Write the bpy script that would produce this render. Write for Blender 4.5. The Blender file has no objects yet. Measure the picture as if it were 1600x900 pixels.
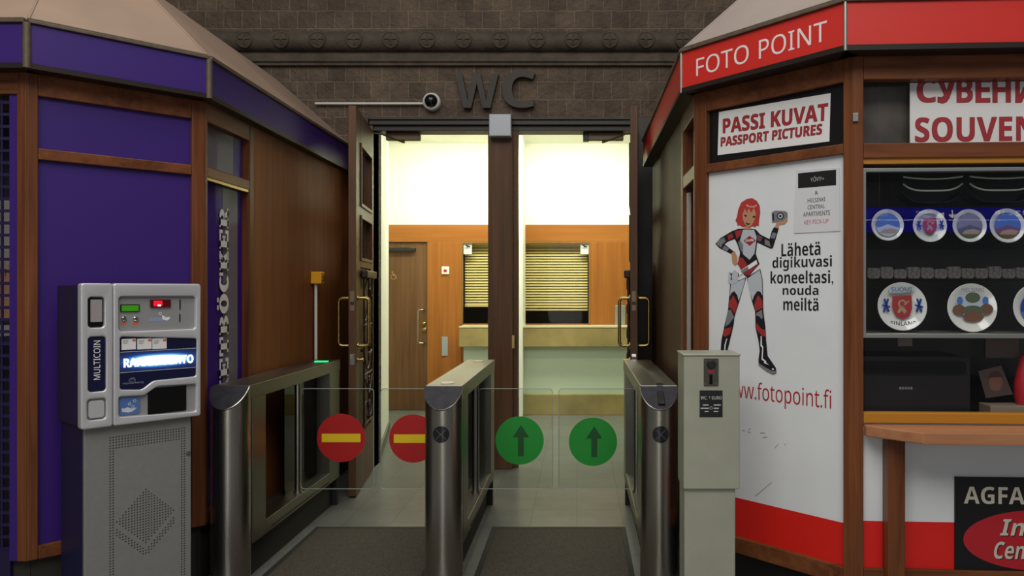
import bpy, bmesh, math, random
from mathutils import Vector, Matrix
from mathutils.geometry import tessellate_polygon
random.seed(7)
C = bpy.context.scene.collection
SC = bpy.context.scene
PI = math.pi

# ------------------------------------------------------------------ camera, world, lights, exposure
FPX, CX, CY, HC = 1220.0, 905.0, 455.0, 1.5
cam = bpy.data.cameras.new('camera')
cam.sensor_width = 36.0
cam.lens = FPX / 1600 * 36
cam.shift_x = -(CX - 800) / 1600
cam.shift_y = (CY - 450) / 1600
cam.clip_start = 0.05
camo = bpy.data.objects.new('camera', cam)
camo.location = (0, 0, HC)
camo.rotation_euler = (PI / 2, 0, 0)
C.objects.link(camo)
SC.camera = camo
SC.view_settings.view_transform = 'Standard'
SC.view_settings.look = 'None'
SC.view_settings.gamma = 1.0
SC.view_settings.use_curve_mapping = False
SC.view_settings.exposure = 0.0

w = bpy.data.worlds.new('hall_ambient')
SC.world = w
w.use_nodes = True
w.node_tree.nodes['Background'].inputs[0].default_value = (0.92, 0.95, 1.0, 1)
w.node_tree.nodes['Background'].inputs[1].default_value = 0.085

def area(name, loc, rot, sx, sy, power, col):
    l = bpy.data.lights.new(name, 'AREA')
    l.shape = 'RECTANGLE'; l.size = sx; l.size_y = sy
    l.energy = power; l.color = col
    o = bpy.data.objects.new(name, l)
    o.location = loc; o.rotation_euler = rot
    C.objects.link(o)
    return o
# high hall lamps above and behind the photographer, tubes of the lobby behind the doors
area('hall_lamp_bank', (-0.7, -1.2, 6.2), (math.radians(28), 0, 0), 7.0, 3.0, 330, (1.0, 0.97, 0.92))
area('hall_lamp_row', (-0.7, 2.6, 6.6), (0, 0, 0), 6.0, 1.6, 110, (1.0, 0.93, 0.86))
area('lobby_tube_row', (-0.6, 8.75, 3.30), (math.radians(14), 0, 0), 3.0, 0.35, 85, (0.92, 1.0, 0.79))
area('lobby_tube_front', (-0.6, 7.45, 3.30), (0, 0, 0), 2.2, 0.2, 16, (0.92, 1.0, 0.80))

area('post_highlight_fill', (-0.5, -6.0, 2.0), (math.radians(90), 0, 0), 1.2, 3.4, 60, (1.0, 0.97, 0.93))  # unseen upright light, added for a bright stripe on the steel posts

# ------------------------------------------------------------------ materials
def lin(h):
    h = h.lstrip('#')
    out = []
    for i in (0, 2, 4):
        c = int(h[i:i + 2], 16) / 255
        out.append(c / 12.92 if c <= 0.04045 else ((c + 0.055) / 1.055) ** 2.4)
    return (*out, 1.0)

_m = {}
def base(name):
    m = bpy.data.materials.new(name); m.use_nodes = True
    return m, m.node_tree, m.node_tree.nodes['Principled BSDF']

def mat(name, hexc, rough=0.5, metal=0.0, emit=None, es=0.0, noise=0.0, nscale=6.0, coat=0.0, spec=None, bump=0.0, bscale=60.0):
    if name in _m: return _m[name]
    m, t, b = base(name)
    b.inputs['Base Color'].default_value = lin(hexc)
    b.inputs['Roughness'].default_value = rough
    b.inputs['Metallic'].default_value = metal
    b.inputs['Coat Weight'].default_value = coat
    if spec is not None: b.inputs['Specular IOR Level'].default_value = spec
    if emit:
        b.inputs['Emission Color'].default_value = lin(emit)
        b.inputs['Emission Strength'].default_value = es
    if noise > 0 or bump > 0:
        tc = t.nodes.new('ShaderNodeTexCoord')
        if noise > 0:
            n = t.nodes.new('ShaderNodeTexNoise'); n.inputs['Scale'].default_value = nscale; n.inputs['Detail'].default_value = 6
            t.links.new(tc.outputs['Object'], n.inputs['Vector'])
            r = t.nodes.new('ShaderNodeMapRange')
            r.inputs[1].default_value = 0.3; r.inputs[2].default_value = 0.7
            r.inputs[3].default_value = 1 - noise; r.inputs[4].default_value = 1 + noise
            t.links.new(n.outputs[0], r.inputs[0])
            hv = t.nodes.new('ShaderNodeHueSaturation'); hv.inputs['Color'].default_value = lin(hexc)
            t.links.new(r.outputs[0], hv.inputs['Value'])
            t.links.new(hv.outputs[0], b.inputs['Base Color'])
        if bump > 0:
            n2 = t.nodes.new('ShaderNodeTexNoise'); n2.inputs['Scale'].default_value = bscale; n2.inputs['Detail'].default_value = 4
            t.links.new(tc.outputs['Object'], n2.inputs['Vector'])
            bp = t.nodes.new('ShaderNodeBump'); bp.inputs['Strength'].default_value = bump; bp.inputs['Distance'].default_value = 0.01
            t.links.new(n2.outputs[0], bp.inputs['Height'])
            t.links.new(bp.outputs[0], b.inputs['Normal'])
    _m[name] = m
    return m

def wood(name, ha, hb, axis='z', scale=1.0, rough=0.4, coat=0.08):
    if name in _m: return _m[name]
    m, t, b = base(name)
    tc = t.nodes.new('ShaderNodeTexCoord'); mp = t.nodes.new('ShaderNodeMapping')
    sc = {'z': (22, 22, 1.1), 'x': (1.1, 22, 22), 'y': (22, 1.1, 22)}[axis]
    mp.inputs['Scale'].default_value = [v * scale for v in sc]
    t.links.new(tc.outputs['Object'], mp.inputs['Vector'])
    n = t.nodes.new('ShaderNodeTexNoise'); n.inputs['Scale'].default_value = 1.6; n.inputs['Detail'].default_value = 8; n.inputs['Distortion'].default_value = 0.6
    t.links.new(mp.outputs[0], n.inputs['Vector'])
    n2 = t.nodes.new('ShaderNodeTexNoise'); n2.inputs['Scale'].default_value = 0.35; n2.inputs['Detail'].default_value = 3
    t.links.new(mp.outputs[0], n2.inputs['Vector'])
    ad = t.nodes.new('ShaderNodeMath'); ad.operation = 'MULTIPLY_ADD'; ad.inputs[1].default_value = 0.5
    t.links.new(n2.outputs[0], ad.inputs[0])
    hf = t.nodes.new('ShaderNodeMath'); hf.operation = 'MULTIPLY'; hf.inputs[1].default_value = 0.5
    t.links.new(n.outputs[0], hf.inputs[0]); t.links.new(hf.outputs[0], ad.inputs[2])
    cr = t.nodes.new('ShaderNodeValToRGB')
    cr.color_ramp.elements[0].position = 0.33; cr.color_ramp.elements[0].color = lin(ha)
    cr.color_ramp.elements[1].position = 0.68; cr.color_ramp.elements[1].color = lin(hb)
    t.links.new(ad.outputs[0], cr.inputs[0]); t.links.new(cr.outputs[0], b.inputs['Base Color'])
    b.inputs['Roughness'].default_value = rough; b.inputs['Coat Weight'].default_value = coat; b.inputs['Coat Roughness'].default_value = 0.3; b.inputs['Specular IOR Level'].default_value = 0.22
    _m[name] = m
    return m

def steel(name, hexc='#b9b6ae', axis='z', rough=0.34):
    if name in _m: return _m[name]
    m, t, b = base(name)
    tc = t.nodes.new('ShaderNodeTexCoord'); mp = t.nodes.new('ShaderNodeMapping')
    mp.inputs['Scale'].default_value = {'z': (420, 420, 1.5), 'y': (420, 1.5, 420)}[axis]
    t.links.new(tc.outputs['Object'], mp.inputs['Vector'])
    n = t.nodes.new('ShaderNodeTexNoise'); n.inputs['Scale'].default_value = 2; n.inputs['Detail'].default_value = 4
    t.links.new(mp.outputs[0], n.inputs['Vector'])
    r = t.nodes.new('ShaderNodeMapRange'); r.inputs[3].default_value = rough - 0.03; r.inputs[4].default_value = rough + 0.05
    t.links.new(n.outputs[0], r.inputs[0]); t.links.new(r.outputs[0], b.inputs['Roughness'])
    b.inputs['Base Color'].default_value = lin(hexc); b.inputs['Metallic'].default_value = 1.0
    b.inputs['Anisotropic'].default_value = 0.3
    _m[name] = m
    return m

def thin_glass(name, tint='#ffffff', ior=1.5, rough=0.0, strength=1.0):
    if name in _m: return _m[name]
    m = bpy.data.materials.new(name); m.use_nodes = True; t = m.node_tree; t.nodes.clear()
    o = t.nodes.new('ShaderNodeOutputMaterial'); mx = t.nodes.new('ShaderNodeMixShader')
    tr = t.nodes.new('ShaderNodeBsdfTransparent'); tr.inputs[0].default_value = lin(tint)
    gl = t.nodes.new('ShaderNodeBsdfGlossy'); gl.inputs['Roughness'].default_value = rough
    fr = t.nodes.new('ShaderNodeFresnel'); fr.inputs[0].default_value = ior
    ge = t.nodes.new('ShaderNodeNewGeometry'); io = t.nodes.new('ShaderNodeMapRange')      # a thin sheet: the same reflectance from either side
    io.inputs[3].default_value = ior; io.inputs[4].default_value = 1 / ior
    t.links.new(ge.outputs['Backfacing'], io.inputs[0]); t.links.new(io.outputs[0], fr.inputs[0])
    mu = t.nodes.new('ShaderNodeMath'); mu.operation = 'MULTIPLY'; mu.inputs[1].default_value = strength * 0.6; mu.use_clamp = True
    t.links.new(fr.outputs[0], mu.inputs[0]); t.links.new(mu.outputs[0], mx.inputs[0])
    t.links.new(tr.outputs[0], mx.inputs[1]); t.links.new(gl.outputs[0], mx.inputs[2]); t.links.new(mx.outputs[0], o.inputs[0])
    _m[name] = m
    return m

def brick(name, h1, h2, hm, bw, rh, mortar, offset=0.5, shift=(0, 0, 0), swap=True, bump=0.6, rough=0.8, noise=0.35, msmooth=0.2):
    m, t, b = base(name)
    tc = t.nodes.new('ShaderNodeTexCoord')
    src = tc.outputs['Object']
    mp = t.nodes.new('ShaderNodeMapping'); mp.inputs['Location'].default_value = shift
    if swap: mp.inputs['Rotation'].default_value = (-PI / 2, 0, 0)
    t.links.new(src, mp.inputs['Vector'])
    wn = t.nodes.new('ShaderNodeTexNoise'); wn.inputs['Scale'].default_value = 9; wn.inputs['Detail'].default_value = 2
    t.links.new(src, wn.inputs['Vector'])
    va = t.nodes.new('ShaderNodeVectorMath'); va.operation = 'MULTIPLY_ADD'
    amt = 0.02 if swap else 0.0
    va.inputs[1].default_value = (amt, amt, 0)
    t.links.new(wn.outputs['Color'], va.inputs[0]); t.links.new(mp.outputs[0], va.inputs[2])
    bt = t.nodes.new('ShaderNodeTexBrick')
    bt.offset = offset; bt.inputs['Scale'].default_value = 1.0
    bt.inputs['Color1'].default_value = lin(h1); bt.inputs['Color2'].default_value = lin(h2); bt.inputs['Mortar'].default_value = lin(hm)
    bt.inputs['Mortar Size'].default_value = mortar; bt.inputs['Mortar Smooth'].default_value = msmooth
    bt.inputs['Brick Width'].default_value = bw; bt.inputs['Row Height'].default_value = rh
    t.links.new(va.outputs[0], bt.inputs['Vector'])
    n = t.nodes.new('ShaderNodeTexNoise'); n.inputs['Scale'].default_value = 4.5; n.inputs['Detail'].default_value = 9; n.inputs['Roughness'].default_value = 0.65
    t.links.new(src, n.inputs['Vector'])
    r = t.nodes.new('ShaderNodeMapRange'); r.inputs[1].default_value = 0.3; r.inputs[2].default_value = 0.7; r.inputs[3].default_value = 1 - noise; r.inputs[4].default_value = 1 + noise
    t.links.new(n.outputs[0], r.inputs[0])
    hv = t.nodes.new('ShaderNodeHueSaturation'); t.links.new(bt.outputs[0], hv.inputs['Color']); t.links.new(r.outputs[0], hv.inputs['Value'])
    t.links.new(hv.outputs[0], b.inputs['Base Color'])
    b.inputs['Roughness'].default_value = rough
    if bump:
        fine = t.nodes.new('ShaderNodeTexNoise'); fine.inputs['Scale'].default_value = 26; fine.inputs['Detail'].default_value = 6
        t.links.new(src, fine.inputs['Vector'])
        ml = t.nodes.new('ShaderNodeMath'); ml.operation = 'MULTIPLY_ADD'; ml.inputs[1].default_value = -1.0
        t.links.new(bt.outputs['Fac'], ml.inputs[0]); 
        fs = t.nodes.new('ShaderNodeMath'); fs.operation = 'MULTIPLY'; fs.inputs[1].default_value = 0.9
        t.links.new(fine.outputs[0], fs.inputs[0]); t.links.new(fs.outputs[0], ml.inputs[2])
        bp = t.nodes.new('ShaderNodeBump'); bp.inputs['Strength'].default_value = bump; bp.inputs['Distance'].default_value = 0.028
        t.links.new(ml.outputs[0], bp.inputs['Height']); t.links.new(bp.outputs[0], b.inputs['Normal'])
    _m[name] = m
    return m

STONE = brick('dark_stone_blocks', '#5e4f41', '#4f4236', '#6c5e4d', 0.156, 0.150, 0.007, offset=0.42, shift=(0.03, 0.02, 0), bump=1.0)
STONEP = mat('dark_carved_stone', '#4a4136', 0.8, noise=0.3, nscale=9, bump=0.5, bscale=40)
LETTER = mat('dark_bronze_letter', '#302920', 0.6, noise=0.15)
TILE = brick('grey_floor_tile', '#777873', '#71726d', '#565650', 0.30, 0.30, 0.0025, offset=0.0, shift=(0.016, 0.05, 0), swap=False, bump=0.0, rough=0.32, noise=0.14, msmooth=0.1)
MATM = mat('ribbed_grey_brown_mat', '#4a443a', 0.95, noise=0.45, nscale=120, bump=0.6, bscale=320)
RUBBER = mat('black_rubber', '#22211f', 0.7)
KW = wood('kiosk_wood_upright', '#552f1b', '#85502f', 'z')
KWX = wood('kiosk_wood_level', '#552f1b', '#85502f', 'x')
KWY = wood('kiosk_wood_depth', '#552f1b', '#85502f', 'y')
KPAN = wood('kiosk_veneer_panel', '#744320', '#9a5c2c', 'z', 0.5, 0.55, 0.0)
KSHELF = wood('worn_counter_wood', '#a06a48', '#b98560', 'x', rough=0.45)
KSHELFE = wood('worn_counter_edge', '#7a4c33', '#96623f', 'x', rough=0.5)
DOORW = wood('dark_door_wood', '#46301f', '#69482f', 'z', 0.8, 0.42, 0.06)
LOBW = wood('lobby_orange_veneer', '#94561f', '#ae6e32', 'z', 0.6, coat=0.1)
LOBWX = wood('lobby_orange_veneer_level', '#94561f', '#ae6e32', 'x', 0.6, coat=0.1)
LOBD = wood('lobby_brown_door_veneer', '#5f4029', '#7d5a3b', 'z', 0.7, coat=0.1)
PURP = mat('purple_paint', '#361a70', 0.42)
PURPG = mat('purple_glass_back', '#3f2080', 0.7, spec=0.05)
PURPD = mat('dark_purple_grille', '#1f103e', 0.5)
GREYP = mat('grey_painted_reflection', '#77727c', 0.7, spec=0.05)  # flat grey in place of the lobby mirrored in the side window
CREAM = mat('cream_lettering', '#ece9e4', 0.5)
BRONZE = mat('bronze_trim', '#5b4e3f', 0.5, noise=0.2, nscale=30)
BLACK = mat('black_paint', '#141312', 0.5)
BLACKG = mat('black_gloss', '#0c0c0d', 0.12)
ROOF = mat('pink_brown_roof_sheet', '#96806f', 0.6, noise=0.12, nscale=2.5)
ROOFR = mat('grey_pink_roof_sheet', '#9c8f88', 0.6, noise=0.08, nscale=2.5)
RED = mat('red_fascia_paint', '#cc2a20', 0.45)
REDP = mat('red_print', '#d81f17', 0.4)
REDT = mat('dark_red_ink', '#a81a20', 0.5)
WHITE = mat('white_print', '#e8e9ea', 0.4)
WHITEP = mat('white_paint', '#f2f0e2', 0.6)
LOBG = mat('pale_green_paint', '#c7d6bd', 0.5)
PAPER = mat('white_paper', '#e6e4e2', 0.5)
OCHRE = mat('ochre_sill_paint', '#b57a1e', 0.45)
ALU = mat('grey_aluminium', '#a9aca4', 0.35, metal=0.7)
ST = steel('brushed_steel', '#b4b0a6', rough=0.27)
STY = steel('brushed_steel_top', '#8c867c', axis='y', rough=0.36)
STF = steel('frame_steel', '#8e8b81', rough=0.36)
STD = mat('dark_cap_plastic', '#2c2c32', 0.5, noise=0.25, nscale=30, spec=0.25)
COIN = mat('grey_green_metal_paint', '#a7a896', 0.45, metal=0.25, noise=0.06, nscale=8)
SILV = mat('silver_plastic', '#cbcbce', 0.32, metal=0.3, coat=0.4)
SILVR = mat('grey_recess_plastic', '#9b9b9b', 0.4, metal=0.2)
PEDG = mat('grey_sheet_steel', '#8b8b87', 0.5, metal=0.2, noise=0.04, nscale=40)
NAVY = mat('navy_lacquer', '#15173f', 0.35)
NAVYP = mat('navy_panel', '#12143a', 0.3)
CHROME = mat('chrome', '#d0d0d0', 0.12, metal=1)
BRASS = mat('aged_brass', '#a89058', 0.28, metal=1)
YELLOW = mat('yellow_plastic', '#e0a010', 0.4)
STKRED = mat('red_sticker', '#a81818', 0.45)
STKYEL = mat('yellow_sticker', '#e2c01a', 0.45)
STKGRN = mat('green_sticker', '#128a2a', 0.45)
STKDG = mat('dark_green_sticker', '#06481a', 0.45)
GLASS = thin_glass('window_glass')
PANEG = thin_glass('kiosk_side_glass', strength=0.16)
LOBGL = thin_glass('lobby_window_glass', strength=0.15)
ACRYL = thin_glass('clear_acrylic', '#f6f8f7', 1.45, strength=0.25)
SMOKE = thin_glass('smoked_pane', '#6a6a70', 1.5)
EDGE = mat('polished_acrylic_edge', '#aab0ac', 0.2)
SANDST = mat('yellow_sandstone', '#a18d58', 0.5, noise=0.25, nscale=3.5)
SANDTOP = mat('pale_counter_top', '#d8cfa6', 0.35)
SLAT = mat('cream_blind_slat', '#cdb970', 0.5)
SKIN = mat('skin_print', '#b98a68', 0.6)
GREYM = mat('grey_metal_box', '#a3a8ae', 0.4, metal=0.2)
PLATEW = mat('white_china', '#d9dbd8', 0.12, coat=0.5)
INK = mat('black_ink', '#17161a', 0.5)
GREYI = mat('grey_ink', '#7b7a80', 0.5)
DKGREY = mat('dark_grey_ink', '#3a383d', 0.5)
SILVI = mat('silver_ink', '#b9bec6', 0.45)
HAIR = mat('red_hair_ink', '#b03a34', 0.5)
REDINK = mat('deep_red_ink', '#9e3030', 0.5)
BLUEI = mat('blue_ink', '#4a72b4', 0.4)
BLUED = mat('deep_blue_ink', '#253f8f', 0.4)
GREENI = mat('moss_green_ink', '#56604a', 0.4)
BROWNI = mat('brown_ink', '#74533c', 0.4)
ORANGE = mat('orange_label', '#d06a4a', 0.5)

# ------------------------------------------------------------------ facets, builders
class Facet:
    """an upright plane from P to Q (left to right as one faces it); s along it, n out of it, z up"""
    def __init__(s, P, Q):
        L = math.hypot(Q[0] - P[0], Q[1] - P[1]); s.P = P; s.L = L
        s.u = ((Q[0] - P[0]) / L, (Q[1] - P[1]) / L); s.N = (s.u[1], -s.u[0])
    def at(s, a, n, z):
        return Vector((s.P[0] + a * s.u[0] + n * s.N[0], s.P[1] + a * s.u[1] + n * s.N[1], z))
    def px(s, x, y, n=0.0):
        P0 = s.P[0] + n * s.N[0]; P1 = s.P[1] + n * s.N[1]; k = (x - CX) / FPX
        t = (k * P1 - P0) / (s.u[0] - k * s.u[1]); D = P1 + t * s.u[1]
        return t, HC - (y - CY) * D / FPX
W0 = Facet((0, 0), (1, 0))          # s = X, n = -Y
def wall_at(y): return Facet((0, y), (1, y))

class MB:
    def __init__(s): s.bm = bmesh.new(); s.mi = 0
    def _face(s, vs):
        try:
            f = s.bm.faces.new(vs); f.material_index = s.mi; return f
        except ValueError: return None
    def hexa(s, p):
        v = [s.bm.verts.new(q) for q in p]
        for q in ((0, 3, 2, 1), (4, 5, 6, 7), (0, 1, 5, 4), (1, 2, 6, 5), (2, 3, 7, 6), (3, 0, 4, 7)): s._face([v[i] for i in q])
        return s
    def fb(s, f, s0, s1, n0, n1, z0, z1):
        a = f.at
        return s.hexa([a(s0, n1, z0), a(s1, n1, z0), a(s1, n0, z0), a(s0, n0, z0), a(s0, n1, z1), a(s1, n1, z1), a(s1, n0, z1), a(s0, n0, z1)])
    def box(s, x0, x1, y0, y1, z0, z1):
        return s.hexa([(x0, y0, z0), (x1, y0, z0), (x1, y1, z0), (x0, y1, z0), (x0, y0, z1), (x1, y0, z1), (x1, y1, z1), (x0, y1, z1)])
    def prism(s, pts, vec, side_mi=None):
        vec = Vector(vec); pts = [Vector(p) for p in pts]
        a = [s.bm.verts.new(p) for p in pts]; b = [s.bm.verts.new(p + vec) for p in pts]
        for tri in tessellate_polygon([pts]):
            s._face([a[i] for i in tri]); s._face([b[i] for i in reversed(tri)])
        keep = s.mi
        if side_mi is not None: s.mi = side_mi
        n = len(pts)
        for i in range(n): s._face([a[i], a[(i + 1) % n], b[(i + 1) % n], b[i]])
        s.mi = keep
        return s
    def fprism(s, f, sz, n0, n1, side_mi=None):
        d = f.at(0, n1, 0) - f.at(0, n0, 0)
        return s.prism([f.at(a, n0, z) for a, z in sz], d, side_mi)
    def tube(s, pts, r, seg=10, caps=True):
        pts = [Vector(p) for p in pts]; rings = []
        ref = None
        for i, p in enumerate(pts):
            d = ((pts[min(i + 1, len(pts) - 1)] - p).normalized() + (p - pts[max(i - 1, 0)]).normalized()).normalized()
            if ref is None:
                ref = Vector((0, 0, 1)) if abs(d.z) < 0.9 else Vector((1, 0, 0))
            x = (ref - d * ref.dot(d)).normalized(); y = d.cross(x); ref = x
            rings.append([s.bm.verts.new(p + r * (math.cos(2 * PI * k / seg) * x + math.sin(2 * PI * k / seg) * y)) for k in range(seg)])
        for a, b in zip(rings, rings[1:]):
            for k in range(seg): s._face([a[k], a[(k + 1) % seg], b[(k + 1) % seg], b[k]])
        if caps: s._face(rings[0][::-1]); s._face(rings[-1])
        return s
    def lathe(s, c, axis, prof, seg=32):
        """prof: (radius, height along axis)"""
        c = Vector(c); d = Vector(axis).normalized()
        ref = Vector((0, 0, 1)) if abs(d.z) < 0.9 else Vector((1, 0, 0))
        x = (ref - d * ref.dot(d)).normalized(); y = d.cross(x)
        rings = []
        for r, h in prof:
            if r < 1e-6: rings.append([s.bm.verts.new(c + d * h)])
            else: rings.append([s.bm.verts.new(c + d * h + r * (math.cos(2 * PI * k / seg) * x + math.sin(2 * PI * k / seg) * y)) for k in range(seg)])
        for a, b in zip(rings, rings[1:]):
            for k in range(seg):
                if len(a) == 1 and len(b) == 1: continue
                if len(a) == 1: s._face([a[0], b[(k + 1) % seg], b[k]])
                elif len(b) == 1: s._face([a[k], a[(k + 1) % seg], b[0]])
                else: s._face([a[k], a[(k + 1) % seg], b[(k + 1) % seg], b[k]])
        if len(rings[0]) > 1: s._face(rings[0][::-1])
        if len(rings[-1]) > 1: s._face(rings[-1])
        return s
    # ---- flat print
    def flat(s, f, sz, n):
        pts = [Vector((a, z, 0)) for a, z in sz]
        vs = [s.bm.verts.new(f.at(a, n, z)) for a, z in sz]
        for tri in tessellate_polygon([pts]):
            a, b, c = [pts[i] for i in tri]
            if (b - a).cross(c - a).z < 0: tri = tri[::-1]
            s._face([vs[i] for i in tri])
        return s
    def fpx(s, f, pts, n): return s.flat(f, [f.px(x, y) for x, y in pts], n)
    def frect(s, f, s0, s1, z0, z1, n): return s.flat(f, [(s0, z0), (s1, z0), (s1, z1), (s0, z1)], n)
    def disc(s, f, cs, cz, r, n, seg=32, ry=None): return s.flat(f, [(cs + r * math.cos(2 * PI * k / seg), cz + (ry or r) * math.sin(2 * PI * k / seg)) for k in range(seg)], n)
    def ring(s, f, cs, cz, r0, r1, n, seg=32, a0=0, a1=2 * PI, ry=1.0):
        full = abs(a1 - a0 - 2 * PI) < 1e-6
        m = seg if full else seg + 1
        A = [s.bm.verts.new(f.at(cs + r0 * math.cos(a0 + (a1 - a0) * k / seg), n, cz + ry * r0 * math.sin(a0 + (a1 - a0) * k / seg))) for k in range(m)]
        B = [s.bm.verts.new(f.at(cs + r1 * math.cos(a0 + (a1 - a0) * k / seg), n, cz + ry * r1 * math.sin(a0 + (a1 - a0) * k / seg))) for k in range(m)]
        for k in range(seg): s._face([A[k], B[k], B[(k + 1) % m], A[(k + 1) % m]])
        return s
    def text(s, f, st, s0, s1, z0, z1, n, bold=0.0, depth=0.0, slant=0.0, up=False, keep=False, space=1.0):
        vs, fs = text_mesh(st, bold, depth, slant, space)
        xs = [v[0] for v in vs]; ys = [v[1] for v in vs]
        x0, x1, y0, y1 = min(xs), max(xs), min(ys), max(ys)
        wx, wy = max(x1 - x0, 1e-6), max(y1 - y0, 1e-6)
        out = []
        for x, y, z in vs:
            a, b = (x - x0) / wx, (y - y0) / wy
            if up: out.append(f.at(s1 - b * (s1 - s0), n + z, z0 + a * (z1 - z0)))
            else:
                if keep:                                # keep the letters' own proportions, centred
                    k = min((s1 - s0) / wx, (z1 - z0) / wy)
                    out.append(f.at((s0 + s1) / 2 + (a - 0.5) * wx * k, n + z, (z0 + z1) / 2 + (b - 0.5) * wy * k))
                else: out.append(f.at(s0 + a * (s1 - s0), n + z, z0 + b * (z1 - z0)))
        bv = [s.bm.verts.new(p) for p in out]
        for fc in fs: s._face([bv[i] for i in fc])
        return s
    def tpx(s, f, st, x0, y1, x1, y0, n, **k):          # text between pixel corners: left-bottom (x0,y1), right-top (x1,y0)
        a, z0 = f.px(x0, y1); b, _ = f.px(x1, y1); _, z1 = f.px(x0, y0)
        return s.text(f, st, a, b, z0, z1, n, **k)
    def build(s, name, mats, parent=None, bevel=0.0, smooth=None, seg=2):
        me = bpy.data.meshes.new(name)
        bmesh.ops.recalc_face_normals(s.bm, faces=s.bm.faces) if smooth is not False else None
        cs = [v.co for v in s.bm.verts]
        if parent is not None: org = root_loc(parent)
        else:
            org = Vector(((min(c.x for c in cs) + max(c.x for c in cs)) / 2, (min(c.y for c in cs) + max(c.y for c in cs)) / 2, min(c.z for c in cs)))
            if s.keep_origin: org = Vector((0, 0, 0))
        for v in s.bm.verts: v.co -= org
        s.bm.to_mesh(me); s.bm.free()
        if not isinstance(mats, (list, tuple)): mats = [mats]
        for m in mats: me.materials.append(m)
        o = bpy.data.objects.new(name, me); C.objects.link(o)
        if parent is not None: o.parent = parent
        else: o.location = org
        if smooth:
            for p in me.polygons: p.use_smooth = True
            me.set_sharp_from_angle(angle=math.radians(smooth if smooth is not True else 40))
        if bevel > 0:
            bv = o.modifiers.new('bevel', 'BEVEL'); bv.width = bevel; bv.segments = seg; bv.limit_method = 'ANGLE'; bv.angle_limit = math.radians(40)
        return o
    keep_origin = False

def root_loc(p):
    v = Vector((0, 0, 0))
    while p is not None: v = v + Vector(p.location); p = p.parent
    return v

_tc = {}
def text_mesh(st, bold, depth, slant, space):
    key = (st, bold, depth, slant, space)
    if key in _tc: return _tc[key]
    face = st[1:] if st.startswith('*') else st
    heavy = st.startswith('*')
    def sans(c):
        if 'A' <= c <= 'Z': return chr((0x1D5D4 if heavy else 0x1D5A0) + ord(c) - 65)
        if 'a' <= c <= 'z': return chr((0x1D5EE if heavy else 0x1D5BA) + ord(c) - 97)
        if '0' <= c <= '9': return chr((0x1D7EC if heavy else 0x1D7E2) + ord(c) - 48)
        if c == 'ä': return sans('a')
        return {'Ö': '\u04e6', 'å': '\u00e5'}.get(c, c)
    cu = bpy.data.curves.new('lettering_tmp', 'FONT'); cu.body = ''.join(sans(c) for c in face); cu.size = 1.0; cu.offset = bold; cu.extrude = depth; cu.shear = slant; cu.space_character = space
    cu.resolution_u = 4
    o = bpy.data.objects.new('lettering_tmp', cu); C.objects.link(o)
    bpy.context.view_layer.update()
    dg = bpy.context.evaluated_depsgraph_get()
    me = bpy.data.meshes.new_from_object(o.evaluated_get(dg))
    vs = [tuple(v.co) for v in me.vertices]; fs = [tuple(p.vertices) for p in me.polygons]
    def width(t):
        c2 = bpy.data.curves.new('lettering_tmp', 'FONT'); c2.body = ''.join(sans(c) for c in t); c2.offset = bold; c2.space_character = space
        o2 = bpy.data.objects.new('lettering_tmp', c2); C.objects.link(o2); bpy.context.view_layer.update()
        m2 = bpy.data.meshes.new_from_object(o2.evaluated_get(bpy.context.evaluated_depsgraph_get()))
        r_ = max(v.co.x for v in m2.vertices), min(v.co.x for v in m2.vertices)
        bpy.data.objects.remove(o2); bpy.data.curves.remove(c2); bpy.data.meshes.remove(m2)
        return r_
    dots = []
    for i, c in enumerate(face):
        if c == 'ä':
            xr = width(face[:i + 1])[0]; aw = width('a'); wd = aw[0] - aw[1]
            for q in (0.30, 0.72): dots.append((xr - wd * (1 - q), 0.675))
    if depth == 0:
        out = []
        for p, fc in zip(me.polygons, fs): out.append(fc if p.normal.z > 0 else fc[::-1])
        fs = out
    else: vs = [(x, y, z + depth) for x, y, z in vs]
    for x_, y_ in dots:
        k0 = len(vs); rd = 0.075 if heavy else 0.05
        vs += [(x_ + rd * math.cos(2 * PI * k / 12), y_ + rd * math.sin(2 * PI * k / 12), 0.0) for k in range(12)]; fs.append(tuple(range(k0, k0 + 12)))
    bpy.data.objects.remove(o); bpy.data.curves.remove(cu); bpy.data.meshes.remove(me)
    _tc[key] = (vs, fs)
    return vs, fs

def tag(o, label, cat, group=None, kind=None):
    o['label'] = label; o['category'] = cat
    if group: o['group'] = group
    if kind: o['kind'] = kind
    return o
def thing(name, label, cat, loc, group=None, kind=None):
    o = bpy.data.objects.new(name, None); o.empty_display_size = 0.1; C.objects.link(o); o.location = loc
    return tag(o, label, cat, group, kind)
def note(o, label): o['label'] = label; return o
def rrect(s0, s1, z0, z1, r, seg=5):
    out = []
    for cx, cz, a in ((s1 - r, z1 - r, 0), (s0 + r, z1 - r, PI / 2), (s0 + r, z0 + r, PI), (s1 - r, z0 + r, 1.5 * PI)):
        for k in range(seg + 1):
            t = a + PI / 2 * k / seg; out.append((cx + r * math.cos(t), cz + r * math.sin(t)))
    return out

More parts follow.
